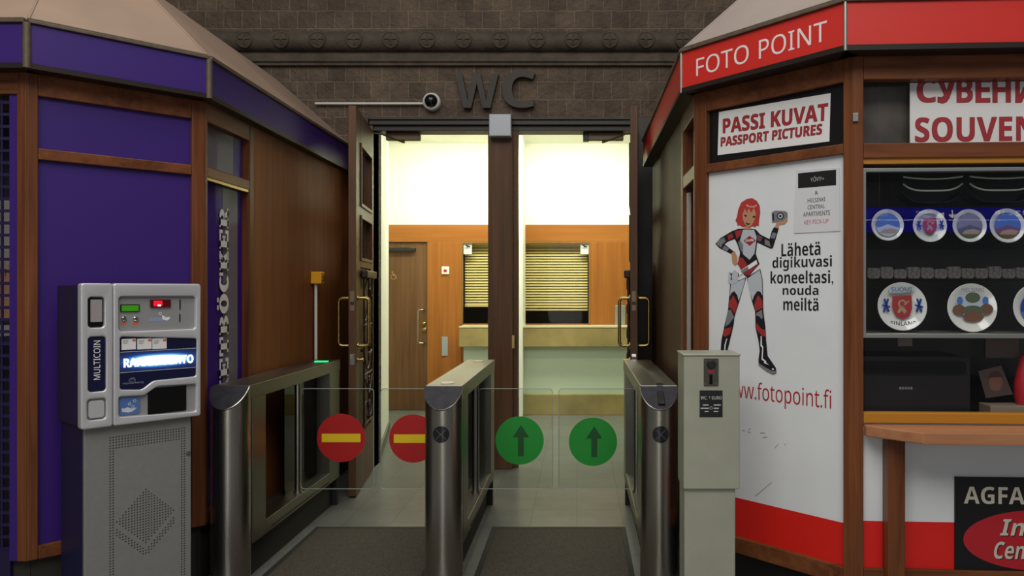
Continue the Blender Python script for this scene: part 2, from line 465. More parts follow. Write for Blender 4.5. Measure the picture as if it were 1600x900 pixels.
def plate_with_holes(f, outer, holes, n0, n1, name, mats, parent, bevel=0.004):
    """a moulded plate with openings, from a filled 2D curve"""
    cu = bpy.data.curves.new('moulding_tmp', 'CURVE'); cu.dimensions = '2D'; cu.fill_mode = 'BOTH'
    th = (n1 - n0) / 2; cu.extrude = th - bevel; cu.bevel_depth = bevel; cu.bevel_resolution = 2; cu.offset = -bevel
    for lp in [outer] + holes:
        sp = cu.splines.new('POLY'); sp.points.add(len(lp) - 1); sp.use_cyclic_u = True
        for p, (a, z) in zip(sp.points, lp): p.co = (a, z, 0, 1)
    o = bpy.data.objects.new('moulding_tmp', cu); C.objects.link(o); bpy.context.view_layer.update()
    me = bpy.data.meshes.new_from_object(o.evaluated_get(bpy.context.evaluated_depsgraph_get()))
    mb = MB(); bv = [mb.bm.verts.new(f.at(v.co.x, (n0 + n1) / 2 + v.co.z, v.co.y)) for v in me.vertices]
    for p in me.polygons: mb._face([bv[i] for i in p.vertices])
    bpy.data.objects.remove(o); bpy.data.curves.remove(cu); bpy.data.meshes.remove(me)
    bmesh.ops.remove_doubles(mb.bm, verts=mb.bm.verts, dist=1e-5)
    return mb.build(name, mats, parent, smooth=50)

# ------------------------------------------------------------------ setting: floor, stone wall, doors' frame, lobby
YW = 6.6                                                # face of the stone wall
OX0, OX1, OZ = -1.745, 0.462, 2.86                      # the doorway in it
def structure(mb, name, mats, label, cat, origin0=False, **k):
    mb.keep_origin = origin0
    o = mb.build(name, mats, None, **k)
    return tag(o, label, cat, kind='structure')

structure(MB().box(-7, 8, -8, 11.5, -0.1, 0), 'floor', TILE, 'grey square-tiled floor running from hall into lit lobby', 'floor', True)
m = MB()
m.box(-6, OX0, YW, YW + 0.28, 0, 5.2); m.box(OX1, 6, YW, YW + 0.28, 0, 5.2); m.box(OX0, OX1, YW, YW + 0.28, OZ + 0.10, 5.2)
structure(m, 'wall_front', STONE, 'dark brown stone block wall above and around the double doorway', 'wall', True)

# carved roll cornice with rosettes
tr = thing('trim_1', 'carved dark stone roll moulding with ringed rosettes high on the stone wall', 'cornice', (-0.6, YW, 3.5), kind='structure')
prof = []
zc, R0 = 3.60, 0.085
for k in range(13):
    a = -PI / 2 + PI * k / 12
    prof.append((YW - 0.02 - R0 * math.cos(a), zc + R0 * math.sin(a)))
prof += [(YW + 0.02, zc + R0), (YW + 0.02, 3.40), (YW - 0.035, 3.40), (YW - 0.035, 3.42), (YW - 0.05, 3.43), (YW - 0.05, 3.485), (YW - 0.03, 3.50)]
m = MB(); m.prism([(-6, y, z) for y, z in prof], (12, 0, 0)); m.build('roll_moulding', STONEP, tr, smooth=35)
fw = wall_at(YW)
for k in range(-4, 18):
    x = -2.79 + 0.3045 * k
    m = MB()
    c = Vector((x, YW - 0.02 - R0, zc))
    ringp = []
    for j in range(29):
        a = 2 * PI * j / 28
        dz = 0.062 * math.sin(a)
        ringp.append((x + 0.066 * math.cos(a), YW - 0.022 - math.sqrt(R0 ** 2 - dz ** 2), zc + dz))
    m.tube(ringp, 0.0085, 6, caps=False)
    for a in (0, PI / 2, PI, 1.5 * PI):
        p = []
        for t in (0.01, 0.03, 0.05):
            dz = t * math.sin(a)
            p.append((x + t * math.cos(a), YW - 0.022 - math.sqrt(R0 ** 2 - dz ** 2), zc + dz))
        m.tube(p, 0.006, 6)
    m.lathe((x, YW - 0.02 - R0 + 0.004, zc), (0, -1, 0), [(0.018, 0), (0.013, 0.009), (0, 0.012)], 10)
    m.build('rosette', STONEP, tr, smooth=50)

# door frame: lintel with dark mouldings, jambs, middle post
fr = thing('trim_2', 'dark wooden double door frame with wide middle post under the stone lintel', 'door frame', (-0.64, YW, 0), kind='structure')
m = MB(); m.box(OX0 - 0.03, OX1 + 0.03, YW - 0.012, YW + 0.2, OZ + 0.045, OZ + 0.105); m.box(OX0 - 0.03, OX1 + 0.03, YW + 0.02, YW + 0.2, OZ, OZ + 0.045); m.box(OX0 - 0.03, OX1 + 0.03, YW - 0.03, YW, OZ + 0.085, OZ + 0.105)
m.build('head_rail', mat('blackened_wood', '#262019', 0.5), fr, bevel=0.004)
m = MB(); m.box(-0.768, -0.57, YW - 0.03, YW + 0.13, 0, OZ + 0.0); m.build('middle_post', DOORW, fr, bevel=0.006)
m = MB(); m.box(-0.57, -0.518, YW + 0.02, YW + 0.12, 0, OZ); m.box(-0.575, -0.56, YW - 0.03, YW + 0.03, 0, OZ); m.build('post_rebate', DOORW, fr, bevel=0.004)
m = MB(); m.box(OX0 - 0.03, OX0, YW, YW + 0.2, 0, OZ); m.build('jamb', DOORW, fr, bevel=0.004)
m = MB(); m.box(OX1, OX1 + 0.03, YW, YW + 0.2, 0, OZ); m.build('jamb', DOORW, fr, bevel=0.004)
m = MB(); m.box(-0.565, -0.545, YW - 0.034, YW - 0.03, 1.02, 1.13); m.build('strike_plate', BRASS, fr)
m = MB(); m.box(OX1 + 0.03, OX1 + 0.17, YW - 0.035, YW, 0, OZ + 0.105); m.build('architrave', mat('blackened_wood', '#262019'), fr, bevel=0.005)
m = MB(); m.box(OX0 - 0.17, OX0 - 0.03, YW - 0.035, YW, 0, OZ + 0.105); m.build('architrave', mat('blackened_wood', '#262019'), fr, bevel=0.005)

# ---- lobby shell
YB = 9.8
structure(MB().box(-2.7, 2.6, YB + 0.02, YB + 0.14, 2.335, 3.5), 'wall_back', WHITEP, 'brightly lit cream upper back wall of the lobby', 'wall')
structure(MB().box(-2.75, 2.65, YW + 0.28, YB + 1.2, 3.36, 3.46), 'ceiling', WHITEP, 'pale cream lobby ceiling behind the doorway', 'ceiling')
m = MB()
m.prism([(-1.765, YW + 0.2, 0), (-2.05, 8.4, 0), (-2.35, 8.4, 0), (-2.35, YW + 0.2, 0)], (0, 0, 3.36)); m.box(-2.72, -2.62, 8.3, YB + 0.1, 0, 3.36); m.box(-2.7, -2.3, 8.25, 8.35, 0, 3.36)
structure(m, 'wall_left', WHITEP, 'white angled lobby wall beside the left door leaf', 'wall')
m = MB(); m.prism([(-1.75, YW + 0.26, 0), (-2.035, 8.41, 0), (-2.055, 8.41, 0), (-1.77, YW + 0.26, 0)], (0, 0, 0.10))
structure(m, 'baseboard_left', mat('grey_skirting', '#6b6a60', 0.5), 'grey skirting at the foot of the white angled lobby wall', 'skirting')
structure(MB().box(2.2, 2.35, YW + 0.28, YB + 0.1, 0, 3.36), 'wall_right', WHITEP, 'white right side wall of the lobby', 'wall')
structure(MB().box(-0.724, -0.676, 9.34, YB + 0.02, 0, 3.36), 'trim_3', WHITEP, 'thin white partition end standing before the lobby counter', 'partition')
# veneer screen with openings
fl = wall_at(YB)
def LX(x, D=YB): return (x - CX) * D / FPX
def LZ(y, D=YB): return HC - (y - CY) * D / FPX
xd0, xd1 = LX(598), LX(667.5); xw0, xw1 = LX(721), LX(922)
zt, zo = LZ(351), LZ(378)
sc = thing('wall_panelling', 'orange-brown veneer screen below cream wall at the lobby back', 'wood panelling', (-0.6, YB, 0), kind='structure')
m = MB(); m.box(-2.62, 2.2, YB, YB + 0.10, zo, zt); m.build('head_board', LOBWX, sc, bevel=0.003)
m = MB(); m.box(xd1, xw0, YB, YB + 0.10, 0, zo); m.build('wide_board', LOBW, sc, bevel=0.003)
m = MB(); m.box(xw1, 2.2, YB, YB + 0.10, 0, zo); m.build('wide_board', LOBW, sc, bevel=0.003)
m = MB(); m.box(-2.62, xd0, YB, YB + 0.10, 0, zo); m.build('wide_board', LOBW, sc, bevel=0.003)
m = MB(); m.box(xw0, xw1, YB + 0.01, YB + 0.10, 0, LZ(506)); m.build('apron_board', LOBW, sc, bevel=0.003)
structure(MB().box(-1.9, 2.2, YB + 1.0, YB + 1.1, 0, 3.3), 'wall_office', mat('dark_office_wall', '#4b4640', 0.7), 'dim office wall behind the service windows', 'wall')
# windows
for i, (a, b, lab) in enumerate(((xw0, -0.75, 'narrow service window left of white partition end'), (-0.75, xw1, 'wide service window right of white partition end'))):
    wn = thing('window_%d' % (i + 1), lab, 'window', ((a + b) / 2, YB, LZ(506)), kind='structure')
    z0, z1 = LZ(506), zo
    m = MB(); t = 0.018
    m.box(a, a + t, YB - 0.004, YB + 0.05, z0, z1); m.box(b - t, b, YB - 0.004, YB + 0.05, z0, z1); m.box(a + t, b - t, YB - 0.004, YB + 0.05, z1 - t, z1)
    m.build('window_frame', wood('window_frame_wood', '#7b5a30', '#94703e', 'z'), wn)
    m = MB(); m.box(a + t, b - t, YB + 0.02, YB + 0.026, z0, z1 - t); m.build('pane', LOBGL, wn)
# blinds
for lab, a, b, zb in (('cream slatted blind in the narrow lobby window', xw0 + 0.03, -0.77, LZ(478)), ('cream slatted blind in the wide lobby window', -0.72, xw1 - 0.03, LZ(484))):
    bl = thing('window_blind', lab, 'blind', ((a + b) / 2, YB + 0.10, zo - 0.05), 'lobby window blinds')
    m = MB(); z = zo - 0.055; nsl = 0
    while z > zb + 0.02:
        m.prism([(a, YB + 0.095, z - 0.012), (a, YB + 0.112, z + 0.013), (a, YB + 0.1135, z + 0.012), (a, YB + 0.0965, z - 0.013)], (b - a, 0, 0)); z -= 0.0345
    m.build('slats', SLAT, bl)
    m = MB(); m.box(a, b, YB + 0.09, YB + 0.125, zb - 0.012, zb + 0.008); m.build('bottom_rail', SLAT, bl)
    m = MB(); m.box(a, b, YB + 0.09, YB + 0.125, zo - 0.04, zo - 0.002); m.build('head_box', SLAT, bl)
    m = MB()
    for q in (0.2, 0.8):
        m = MB(); m.tube([(a + q * (b - a), YB + 0.104, zo - 0.04), (a + q * (b - a), YB + 0.104, zb)], 0.0015, 5); m.build('cord', SLAT, bl)
# counter
ct = thing('reception_counter', 'long lobby counter with yellow stone front edge and pale green face', 'counter', (0.3, 9.6, 0))
xc0 = LX(717, 9.4)
m = MB(); m.box(xc0, 2.15, 9.40, YB - 0.002, 0.83, 1.06); m.build('stone_front', SANDST, ct, bevel=0.006)
m = MB(); m.box(xc0, 2.15, 9.395, YB - 0.002, 1.06, 1.078); m.build('counter_top', SANDTOP, ct, bevel=0.003)
m = MB(); m.box(xc0 + 0.04, 2.15, 9.52, 9.7, 0.25, 0.83); m.build('counter_face', LOBG, ct)
m = MB(); m.box(xc0 + 0.02, 2.15, 9.45, 9.7, 0, 0.25); m.build('stone_base', SANDST, ct, bevel=0.006)
# toilet door
dd = thing('door_3', 'brown veneer lobby door with wheelchair sign and steel pull', 'door', ((xd0 + xd1) / 2, YB, 0), kind='structure')
m = MB(); m.box(xd0 - 0.15, xd1 - 0.004, YB + 0.03, YB + 0.07, 0.005, zo - 0.004); m.build('door_panel', LOBD, dd, bevel=0.002)
m = MB(); m.box(LX(608), LX(649), YB - 0.025, YB + 0.03, LZ(393), LZ(388)); m.box(LX(608), LX(640), YB - 0.01, YB + 0.03, LZ(390), LZ(387)); m.build('closer_arm', BLACK, dd, bevel=0.004)
hx = LX(654.5); m = MB()
m.tube([(hx + 0.06, YB + 0.03, LZ(484)), (hx + 0.055, YB - 0.03, LZ(484)), (hx + 0.01, YB - 0.035, LZ(484)), (hx, YB - 0.035, LZ(487)), (hx, YB - 0.035, LZ(533)), (hx + 0.01, YB - 0.035, LZ(536)), (hx + 0.055, YB - 0.03, LZ(536)), (hx + 0.06, YB + 0.03, LZ(536))], 0.011, 10); m.build('door_handle', ST, dd, smooth=40)
m = MB(); m.lathe((LX(662), YB + 0.03, LZ(506)), (0, -1, 0), [(0.022, 0), (0.022, 0.012), (0.012, 0.02), (0, 0.02)], 16); m.build('lock_rosette', BRASS, dd, smooth=40)
m = MB(); m.lathe((LX(663), YB + 0.03, LZ(515.5)), (0, -1, 0), [(0.027, 0), (0.027, 0.012), (0.014, 0.02), (0, 0.02)], 16); m.build('lock_rosette', BRASS, dd, smooth=40)
fd = wall_at(YB + 0.03); m = MB(); cx, cz = LX(613), LZ(431)
m.ring(fd, cx + 0.005, cz - 0.015, 0.026, 0.032, 0.002, 20, PI * 0.6, PI * 1.95); m.disc(fd, cx - 0.008, cz + 0.048, 0.009, 0.002, 12)
m.flat(fd, [(cx - 0.012, cz + 0.036), (cx - 0.004, cz + 0.036), (cx + 0.0, cz + 0.004), (cx + 0.03, cz + 0.004), (cx + 0.042, cz - 0.03), (cx + 0.05, cz - 0.028), (cx + 0.036, cz + 0.012), (cx + 0.006, cz + 0.012), (cx + 0.005, cz + 0.02), (cx + 0.026, cz + 0.02), (cx + 0.026, cz + 0.026), (cx + 0.003, cz + 0.026), (cx - 0.002, cz + 0.04), (cx - 0.012, cz + 0.04)], 0.002)
m.build('wheelchair_sign', mat('pale_brass_print', '#b08a50', 0.4), dd, smooth=False)
# small lobby things
t = thing('light_switch', 'small white switch plate with red button on lobby veneer board', 'switch', (LX(696.5), YB, LZ(428)))
m = MB(); m.box(LX(690.5), LX(702), YB - 0.02, YB, LZ(428.5), LZ(416.5)); m.build('switch_plate', WHITEP, t, bevel=0.004)
m = MB(); m.box(LX(693.7), LX(698.5), YB - 0.026, YB - 0.02, LZ(425), LZ(421)); m.build('button', mat('red_button', '#b01030', 0.4), t, bevel=0.001)
tag(MB().box(LX(690.5), LX(700), YB - 0.012, YB, LZ(556), LZ(526)).build('push_plate', GREYM, None, bevel=0.003), 'pale grey metal plate on lobby veneer board below the switch', 'wall plate')
tag(MB().box(LX(961, 9.75), LX(977, 9.75), YB - 0.06, YB, 1.08, LZ(477, 9.75)).build('towel_box', ALU, None, bevel=0.005), 'dull steel box standing on the lobby counter near right door leaf', 'box')
for lab, x0, x1 in (('white camera notice in the narrow lobby window', 724, 737), ('white camera notice in the wide lobby window', 907, 920)):
    f = wall_at(YB + 0.018); m = MB(); m.fb(f, LX(x0), LX(x1), 0.0, 0.001, LZ(397), LZ(380)); o = m.build('notice', PAPER, None); o_n = tag(o, lab, 'notice', 'camera notices in lobby windows')
    m = MB(); cx = LX((x0 + x1) / 2); m.frect(f, LX(x0 + 1), LX(x1 - 1), LZ(389.5), LZ(381), 0.0012); m.mi = 1
    m.flat(f, [(cx - 0.03, LZ(383)), (cx - 0.02, LZ(382)), (cx + 0.035, LZ(385.5)), (cx + 0.02, LZ(387)), (cx + 0.0, LZ(386)), (cx - 0.004, LZ(388.5)), (cx - 0.012, LZ(388.5)), (cx - 0.01, LZ(385.2))], 0.0016)
    m.build('camera_symbol', [mat('pale_grey_print', '#c2c0ba', 0.5), INK], o, smooth=False)

# ------------------------------------------------------------------ the two door leaves
def door_leaf(name, label, hinge, free, inner_left, loc):
    """leaf from hinge to free edge; the facet's front is the lobby-side face"""
    root = thing(name, label, 'door', (hinge[0], hinge[1], 0), kind='structure')
    f = Facet(free, hinge) if inner_left else Facet(hinge, free)
    L = f.L; th = 0.055
    S = (lambda d: d) if inner_left else (lambda d: L - d)      # d = distance from the free edge
    def bx(m, d0, d1, n0, n1, z0, z1):
        a, b = sorted((S(d0), S(d1))); m.fb(f, a, b, n0, n1, z0, z1)
    Z0, Z1 = 0.012, 2.845
    m = MB()
    bx(m, 0, 0.21, -th, 0, Z0, Z1); bx(m, L - 0.17, L, -th, 0, Z0, Z1)
    for z0, z1 in ((2.60, Z1), (2.06, 2.15), (1.68, 1.74), (Z0, 0.42)): bx(m, 0.21, L - 0.17, -th, 0, z0, z1)
    bx(m, 0.21, L - 0.17, -th, -0.02, 0.42, 1.68)
    m.build('leaf_frame', DOORW, root, bevel=0.003)
    m = MB()
    for z0, z1 in ((2.15, 2.60), (1.74, 2.06)):
        for a, b, c, d in ((0.19, L - 0.15, z1 - 0.012, z1 + 0.012), (0.19, L - 0.15, z0 - 0.012, z0 + 0.012), (0.19, 0.214, z0, z1), (L - 0.174, L - 0.15, z0, z1)): bx(m, a, b, 0, 0.012, c, d)
    m.build('glazing_bead', DOORW, root, bevel=0.002)
    for z0, z1 in ((2.15, 2.60), (1.74, 2.06)):
        m = MB(); bx(m, 0.21, L - 0.17, -0.035, -0.029, z0, z1); m.build('pane', GLASS, root)
    # wrought ironwork over the lower panel
    m = MB()
    n = 0.018
    def P(d, z, nn=n): return f.at(S(d), nn, z)
    for d in (0.26, 0.75 * L): m.tube([P(d, 0.48), P(d, 1.62)], 0.008, 6)
    for z in (0.48, 0.86, 1.24, 1.62):
        m.tube([P(0.24, z), P(L - 0.2, z)], 0.008, 6)
    for k in range(6):
        zc_ = 0.58 + 0.19 * k
        pts = [P(0.26 + (0.75 * L - 0.26) * j / 10, zc_ + 0.07 * math.sin(2 * PI * j / 10 + k)) for j in range(11)]
        m.tube(pts, 0.007, 6)
        pts = [P(0.46 + 0.055 * (1 - j / 16) * math.cos(4 * PI * j / 16), zc_ + 0.02 + 0.055 * (1 - j / 16) * math.sin(4 * PI * j / 16), n + 0.012) for j in range(15)]
        m.tube(pts, 0.006, 6)
    for d in (0.26, 0.75 * L):
        for z in (0.48, 1.05, 1.62): m.tube([P(d, z, -0.02), P(d, z, n)], 0.012, 6)
    m.build('wrought_iron_grille', mat('wrought_iron', '#3a2c24', 0.45, metal=0.6), root, smooth=45)
    m = MB(); bx(m, 0.22, L - 0.18, 0, 0.05, 1.60, 1.66); m.build('grille_bracket', mat('wrought_iron', '#3a2c24'), root, bevel=0.01)
    # pulls on both faces
    for sgn in (1, -1):
        b0 = 0.0 if sgn > 0 else -th
        q = lambda d, nn, z: f.at(S(d), b0 + sgn * nn, z)
        z0, z1 = (1.10, 1.45)
        m = MB(); m.tube([q(0.075, 0, z1), q(0.075, 0.055, z1), q(0.075, 0.072, z1 - 0.006), q(0.075, 0.08, z1 - 0.025), q(0.075, 0.08, z0 + 0.025), q(0.075, 0.072, z0 + 0.006), q(0.075, 0.055, z0), q(0.075, 0, z0)], 0.0125, 12)
        for z in (z0, z1): m.lathe(q(0.075, 0, z), f.at(0, sgn, 0) - f.at(0, 0, 0), [(0.024, 0), (0.022, 0.008), (0.012, 0.01)], 14)
        m.build('door_handle', BRASS, root, smooth=45)
    m = MB(); a, b = sorted((S(-0.003), S(0.004))); m.fb(f, a, b, -0.042, -0.013, 1.36, 1.50); m.build('lock_forend', mat('worn_brass_plate', '#7a6a52', 0.4, metal=0.8), root)
    m = MB(); a, b = sorted((S(-0.006), S(0.0))); m.fb(f, a, b, -0.04, -0.015, 1.40, 1.425); m.build('latch_bolt', BLACK, root)
    m = MB(); a, b = sorted((S(-0.004), S(0.002))); m.fprism(f, rrect(0, 0, 0, 0, 0) if False else [(a, 0.965), (b, 0.965), (b, 1.045), (a, 1.045)], -0.043, -0.012); m.build('lock_cylinder', CHROME, root)
    m = MB(); m.lathe(f.at(S(0.05), 0, 1.0), f.at(0, 1, 0) - f.at(0, 0, 0), [(0.018, 0), (0.018, 0.01), (0.008, 0.012), (0.008, 0.03), (0.014, 0.032), (0.014, 0.045), (0, 0.047)], 14); m.build('thumb_turn', BRASS, root, smooth=45)
    return root
door_leaf('door_1', 'dark wooden door leaf with two small panes, ironwork and brass pulls, beside purple kiosk', (-1.735, YW - 0.01), (-1.617, 5.66), True, None)
door_leaf('door_2', 'dark wooden door leaf seen edge-on beside the red kiosk', (0.445, YW - 0.01), (0.369, 5.66), False, None)

# door closers under the head rail
for lab, x0, x1, dr in (('brown door closer under left half of doorway head', 604, 657, -1), ('brown door closer under right half of doorway head', 911, 974, 1)):
    X0, X1 = LX(x0, 6.72), LX(x1, 6.72)
    t = thing('door_closer', lab, 'door closer', ((X0 + X1) / 2, 6.72, OZ - 0.07), 'door closers')
    m = MB(); m.box(X0, X1, 6.69, 6.75, OZ - 0.065, OZ); m.build('closer_body', mat('brown_closer_paint', '#6b5734', 0.5), t, bevel=0.006)
    xm = X0 if dr < 0 else X1; xp = (X0 + X1) / 2
    m = MB(); m.tube([(xp, 6.72, OZ - 0.065), (xp, 6.72, OZ - 0.085)], 0.012, 10); m.tube([(xp, 6.72, OZ - 0.08), (xm + 0.02 * dr, 6.60, OZ - 0.03)], 0.007, 8); m.tube([(xm + 0.02 * dr, 6.60, OZ - 0.03), (xm + 0.11 * dr, 6.56, OZ - 0.028)], 0.006, 8); m.build('closer_arm', mat('closer_arm_metal', '#5a4a34', 0.4, metal=0.6), t, smooth=45)
    if dr > 0:
        m = MB(); m.box(X0, X0 + 0.05, 6.685, 6.755, OZ - 0.07, OZ); m.build('end_cap', BLACK, t, bevel=0.003)

# WC letters, camera, box on the frame
fW = wall_at(YW)
wc = thing('wc_sign', 'large dark raised letters WC on the stone wall above doorway', 'sign', (LX(776, 6.6), YW, LZ(172, 6.6)))
m = MB(); m.text(fW, '*W', LX(713, YW), LX(780, YW), LZ(171, YW), LZ(118, YW), 0.001, depth=0.03); m.build('letter', LETTER, wc, smooth=35)
m = MB(); m.text(fW, '*C', LX(786, YW), LX(837, YW), LZ(171, YW), LZ(113, YW), 0.001, depth=0.03); m.build('letter', LETTER, wc, smooth=35)
cc = thing('security_camera', 'white ringed dome security camera on the stone wall', 'camera', (LX(673, 6.55), YW, LZ(156, 6.55)))
c0 = Vector((LX(672.5, 6.5), YW, LZ(156.5, 6.5)))
m = MB(); m.lathe(c0, (0, -1, 0.0), [(0.072, 0.0), (0.075, 0.05), (0.07, 0.07), (0.058, 0.078), (0.054, 0.074)], 36); m.build('housing_ring', mat('white_housing', '#d8d8d4', 0.35), cc, smooth=45)
m = MB(); m.lathe(c0 + Vector((0, -0.07, 0)), (0, -1, 0), [(0.055 * math.cos(a * PI / 16), 0.055 * math.sin(a * PI / 16)) for a in range(0, 8)] + [(0, 0.055)], 32); m.build('dome', BLACKG, cc, smooth=60)
m = MB(); m.tube([(LX(490, 6.53), YW - 0.03, LZ(160, 6.53)), (LX(662, 6.53), YW - 0.03, LZ(160, 6.53))], 0.011, 10)
for x in (500, 575, 650): m.tube([(LX(x, 6.53), YW - 0.03, LZ(160, 6.53)), (LX(x, 6.53), YW, LZ(160, 6.53))], 0.008, 8)
m.build('conduit', mat('white_conduit', '#d4d2ca', 0.4), cc, smooth=40)
tag(MB().box(LX(764, 6.47), LX(798.5, 6.47), 6.47, YW - 0.03, LZ(212.5, 6.47), LZ(178, 6.47)).build('junction_box', GREYM, None, bevel=0.006), 'square grey metal box on top of the doorway middle post', 'box')

# ------------------------------------------------------------------ kiosks
KZ0, KZM0, KZM1, KZT, KZF0, KZF1 = 0.36, 2.075, 2.118, 2.375, 2.47, 2.666
zl, zh, ins = KZF1 + 0.02, KZF1 + 0.02 + 0.5 * 0.95, 0.5
def frame_facet(root, f, s0, s1, wx, posts=True, panel_z=(KZ0, KZM0), lower=0.30, mid=(KZM0, KZM1)):
    """rails of one kiosk side, between two posts"""
    for z0, z1 in ((KZT, KZF0 + 0.01), mid, (lower, panel_z[0])):
        if z1 <= z0: continue
        m = MB(); m.fb(f, s0, s1, -0.06, 0.0, z0, z1); m.build('rail', wx, root, bevel=0.004)
def corner_post(root, parts, z0=0.30, z1=KZF0 + 0.01):
    m = MB()
    for f, a, b in parts: m.fb(f, a, b, -0.065, 0.002, z0, z1)
    m.build('corner_post', KW, root, bevel=0.005)
def fascia(root, f, s0, s1, matf, name='fascia_panel', trim=True, z0=KZF0, z1=KZF1):
    m = MB(); m.fb(f, s0, s1, -0.025, 0, z0 + 0.022, z1); o = m.build(name, matf, root, bevel=0.002)
    m = MB(); m.fb(f, s0, s1, -0.03, 0.004, z0, z0 + 0.022); m.fb(f, s0, s1, -0.12, -0.03, z0, z0 + 0.012); m.build('fascia_lower_trim', mat('dark_bronze_trim', '#2d2620', 0.4, metal=0.3), root)
    m = MB(); m.fb(f, s0 - 0.005, s1 + 0.005, -0.05, 0.012, z1, z1 + 0.016); m.fb(f, s0, s1, -0.03, 0.006, z1 + 0.016, z1 + 0.024); m.build('fascia_top_trim', BRONZE, root, bevel=0.003)
    return o
def roof(root, pts_low, pts_high, mt):
    for a in range(len(pts_low) - 1):
        A, B, Bh, Ah = [Vector(p) for p in (pts_low[a], pts_low[a + 1], pts_high[a + 1], pts_high[a])]
        nrm = (B - A).cross(Ah - A).normalized()
        m = MB(); m.prism([A, B, Bh, Ah], -0.015 * nrm); m.build('roof_panel', mt, root, bevel=0.004)
    for a in range(1, len(pts_low) - 1):
        m = MB(); m.tube([Vector(pts_low[a]), Vector(pts_high[a])], 0.006, 6); m.build('roof_hip', mt, root)

# ---- purple kiosk (left)
WA, WB = (-1.917, 3.997), (-2.4503, 3.464)
LF = Facet((-3.4, 3.464), WB); LB = Facet(WB, WA); LS = Facet(WA, (-1.917, YW))
FA, FB = (-1.862, 3.93), (-2.40, 3.392)
fLF = Facet((-3.4, 3.392), FB); fLB = Facet(FB, FA); fLS = Facet(FA, (-1.862, YW))
kl = thing('kiosk', 'purple eight-sided wooden kiosk with sloping roof beside coin change machine', 'kiosk', (-2.6, 4.6, 0))
corner_post(kl, [(LF, LF.L - 0.045, LF.L), (LB, 0, 0.042)])
corner_post(kl, [(LB, LB.L - 0.062, LB.L), (LS, 0, 0.03)])
m = MB(); m.fb(LS, 0.545, 0.60, -0.06, 0.002, 0.30, KZF0 + 0.01); m.build('window_post', KW, kl, bevel=0.004)
frame_facet(kl, LB, 0.042, LB.L - 0.062, KWX, mid=(2.09, 2.14))
frame_facet(kl, LS, 0.03, 0.545, KWY, mid=(2.088, 2.144))
m = MB(); m.fb(LS, 0.03, 0.545, -0.03, -0.004, 2.074, 2.088); m.build('gilt_strip', BRASS, kl)
m = MB(); m.fb(LB, 0.042, LB.L - 0.062, -0.04, -0.022, 2.14, KZT); m.build('upper_panel', PURP, kl)
m = MB(); m.fb(LB, 0.042, LB.L - 0.062, -0.04, -0.022, KZ0, 2.09); m.build('lower_panel', PURP, kl)
m = MB(); m.fb(LS, 0.60, LS.L, -0.05, -0.004, 0.12, KZF0 + 0.01); m.build('veneer_panel', KPAN, kl)
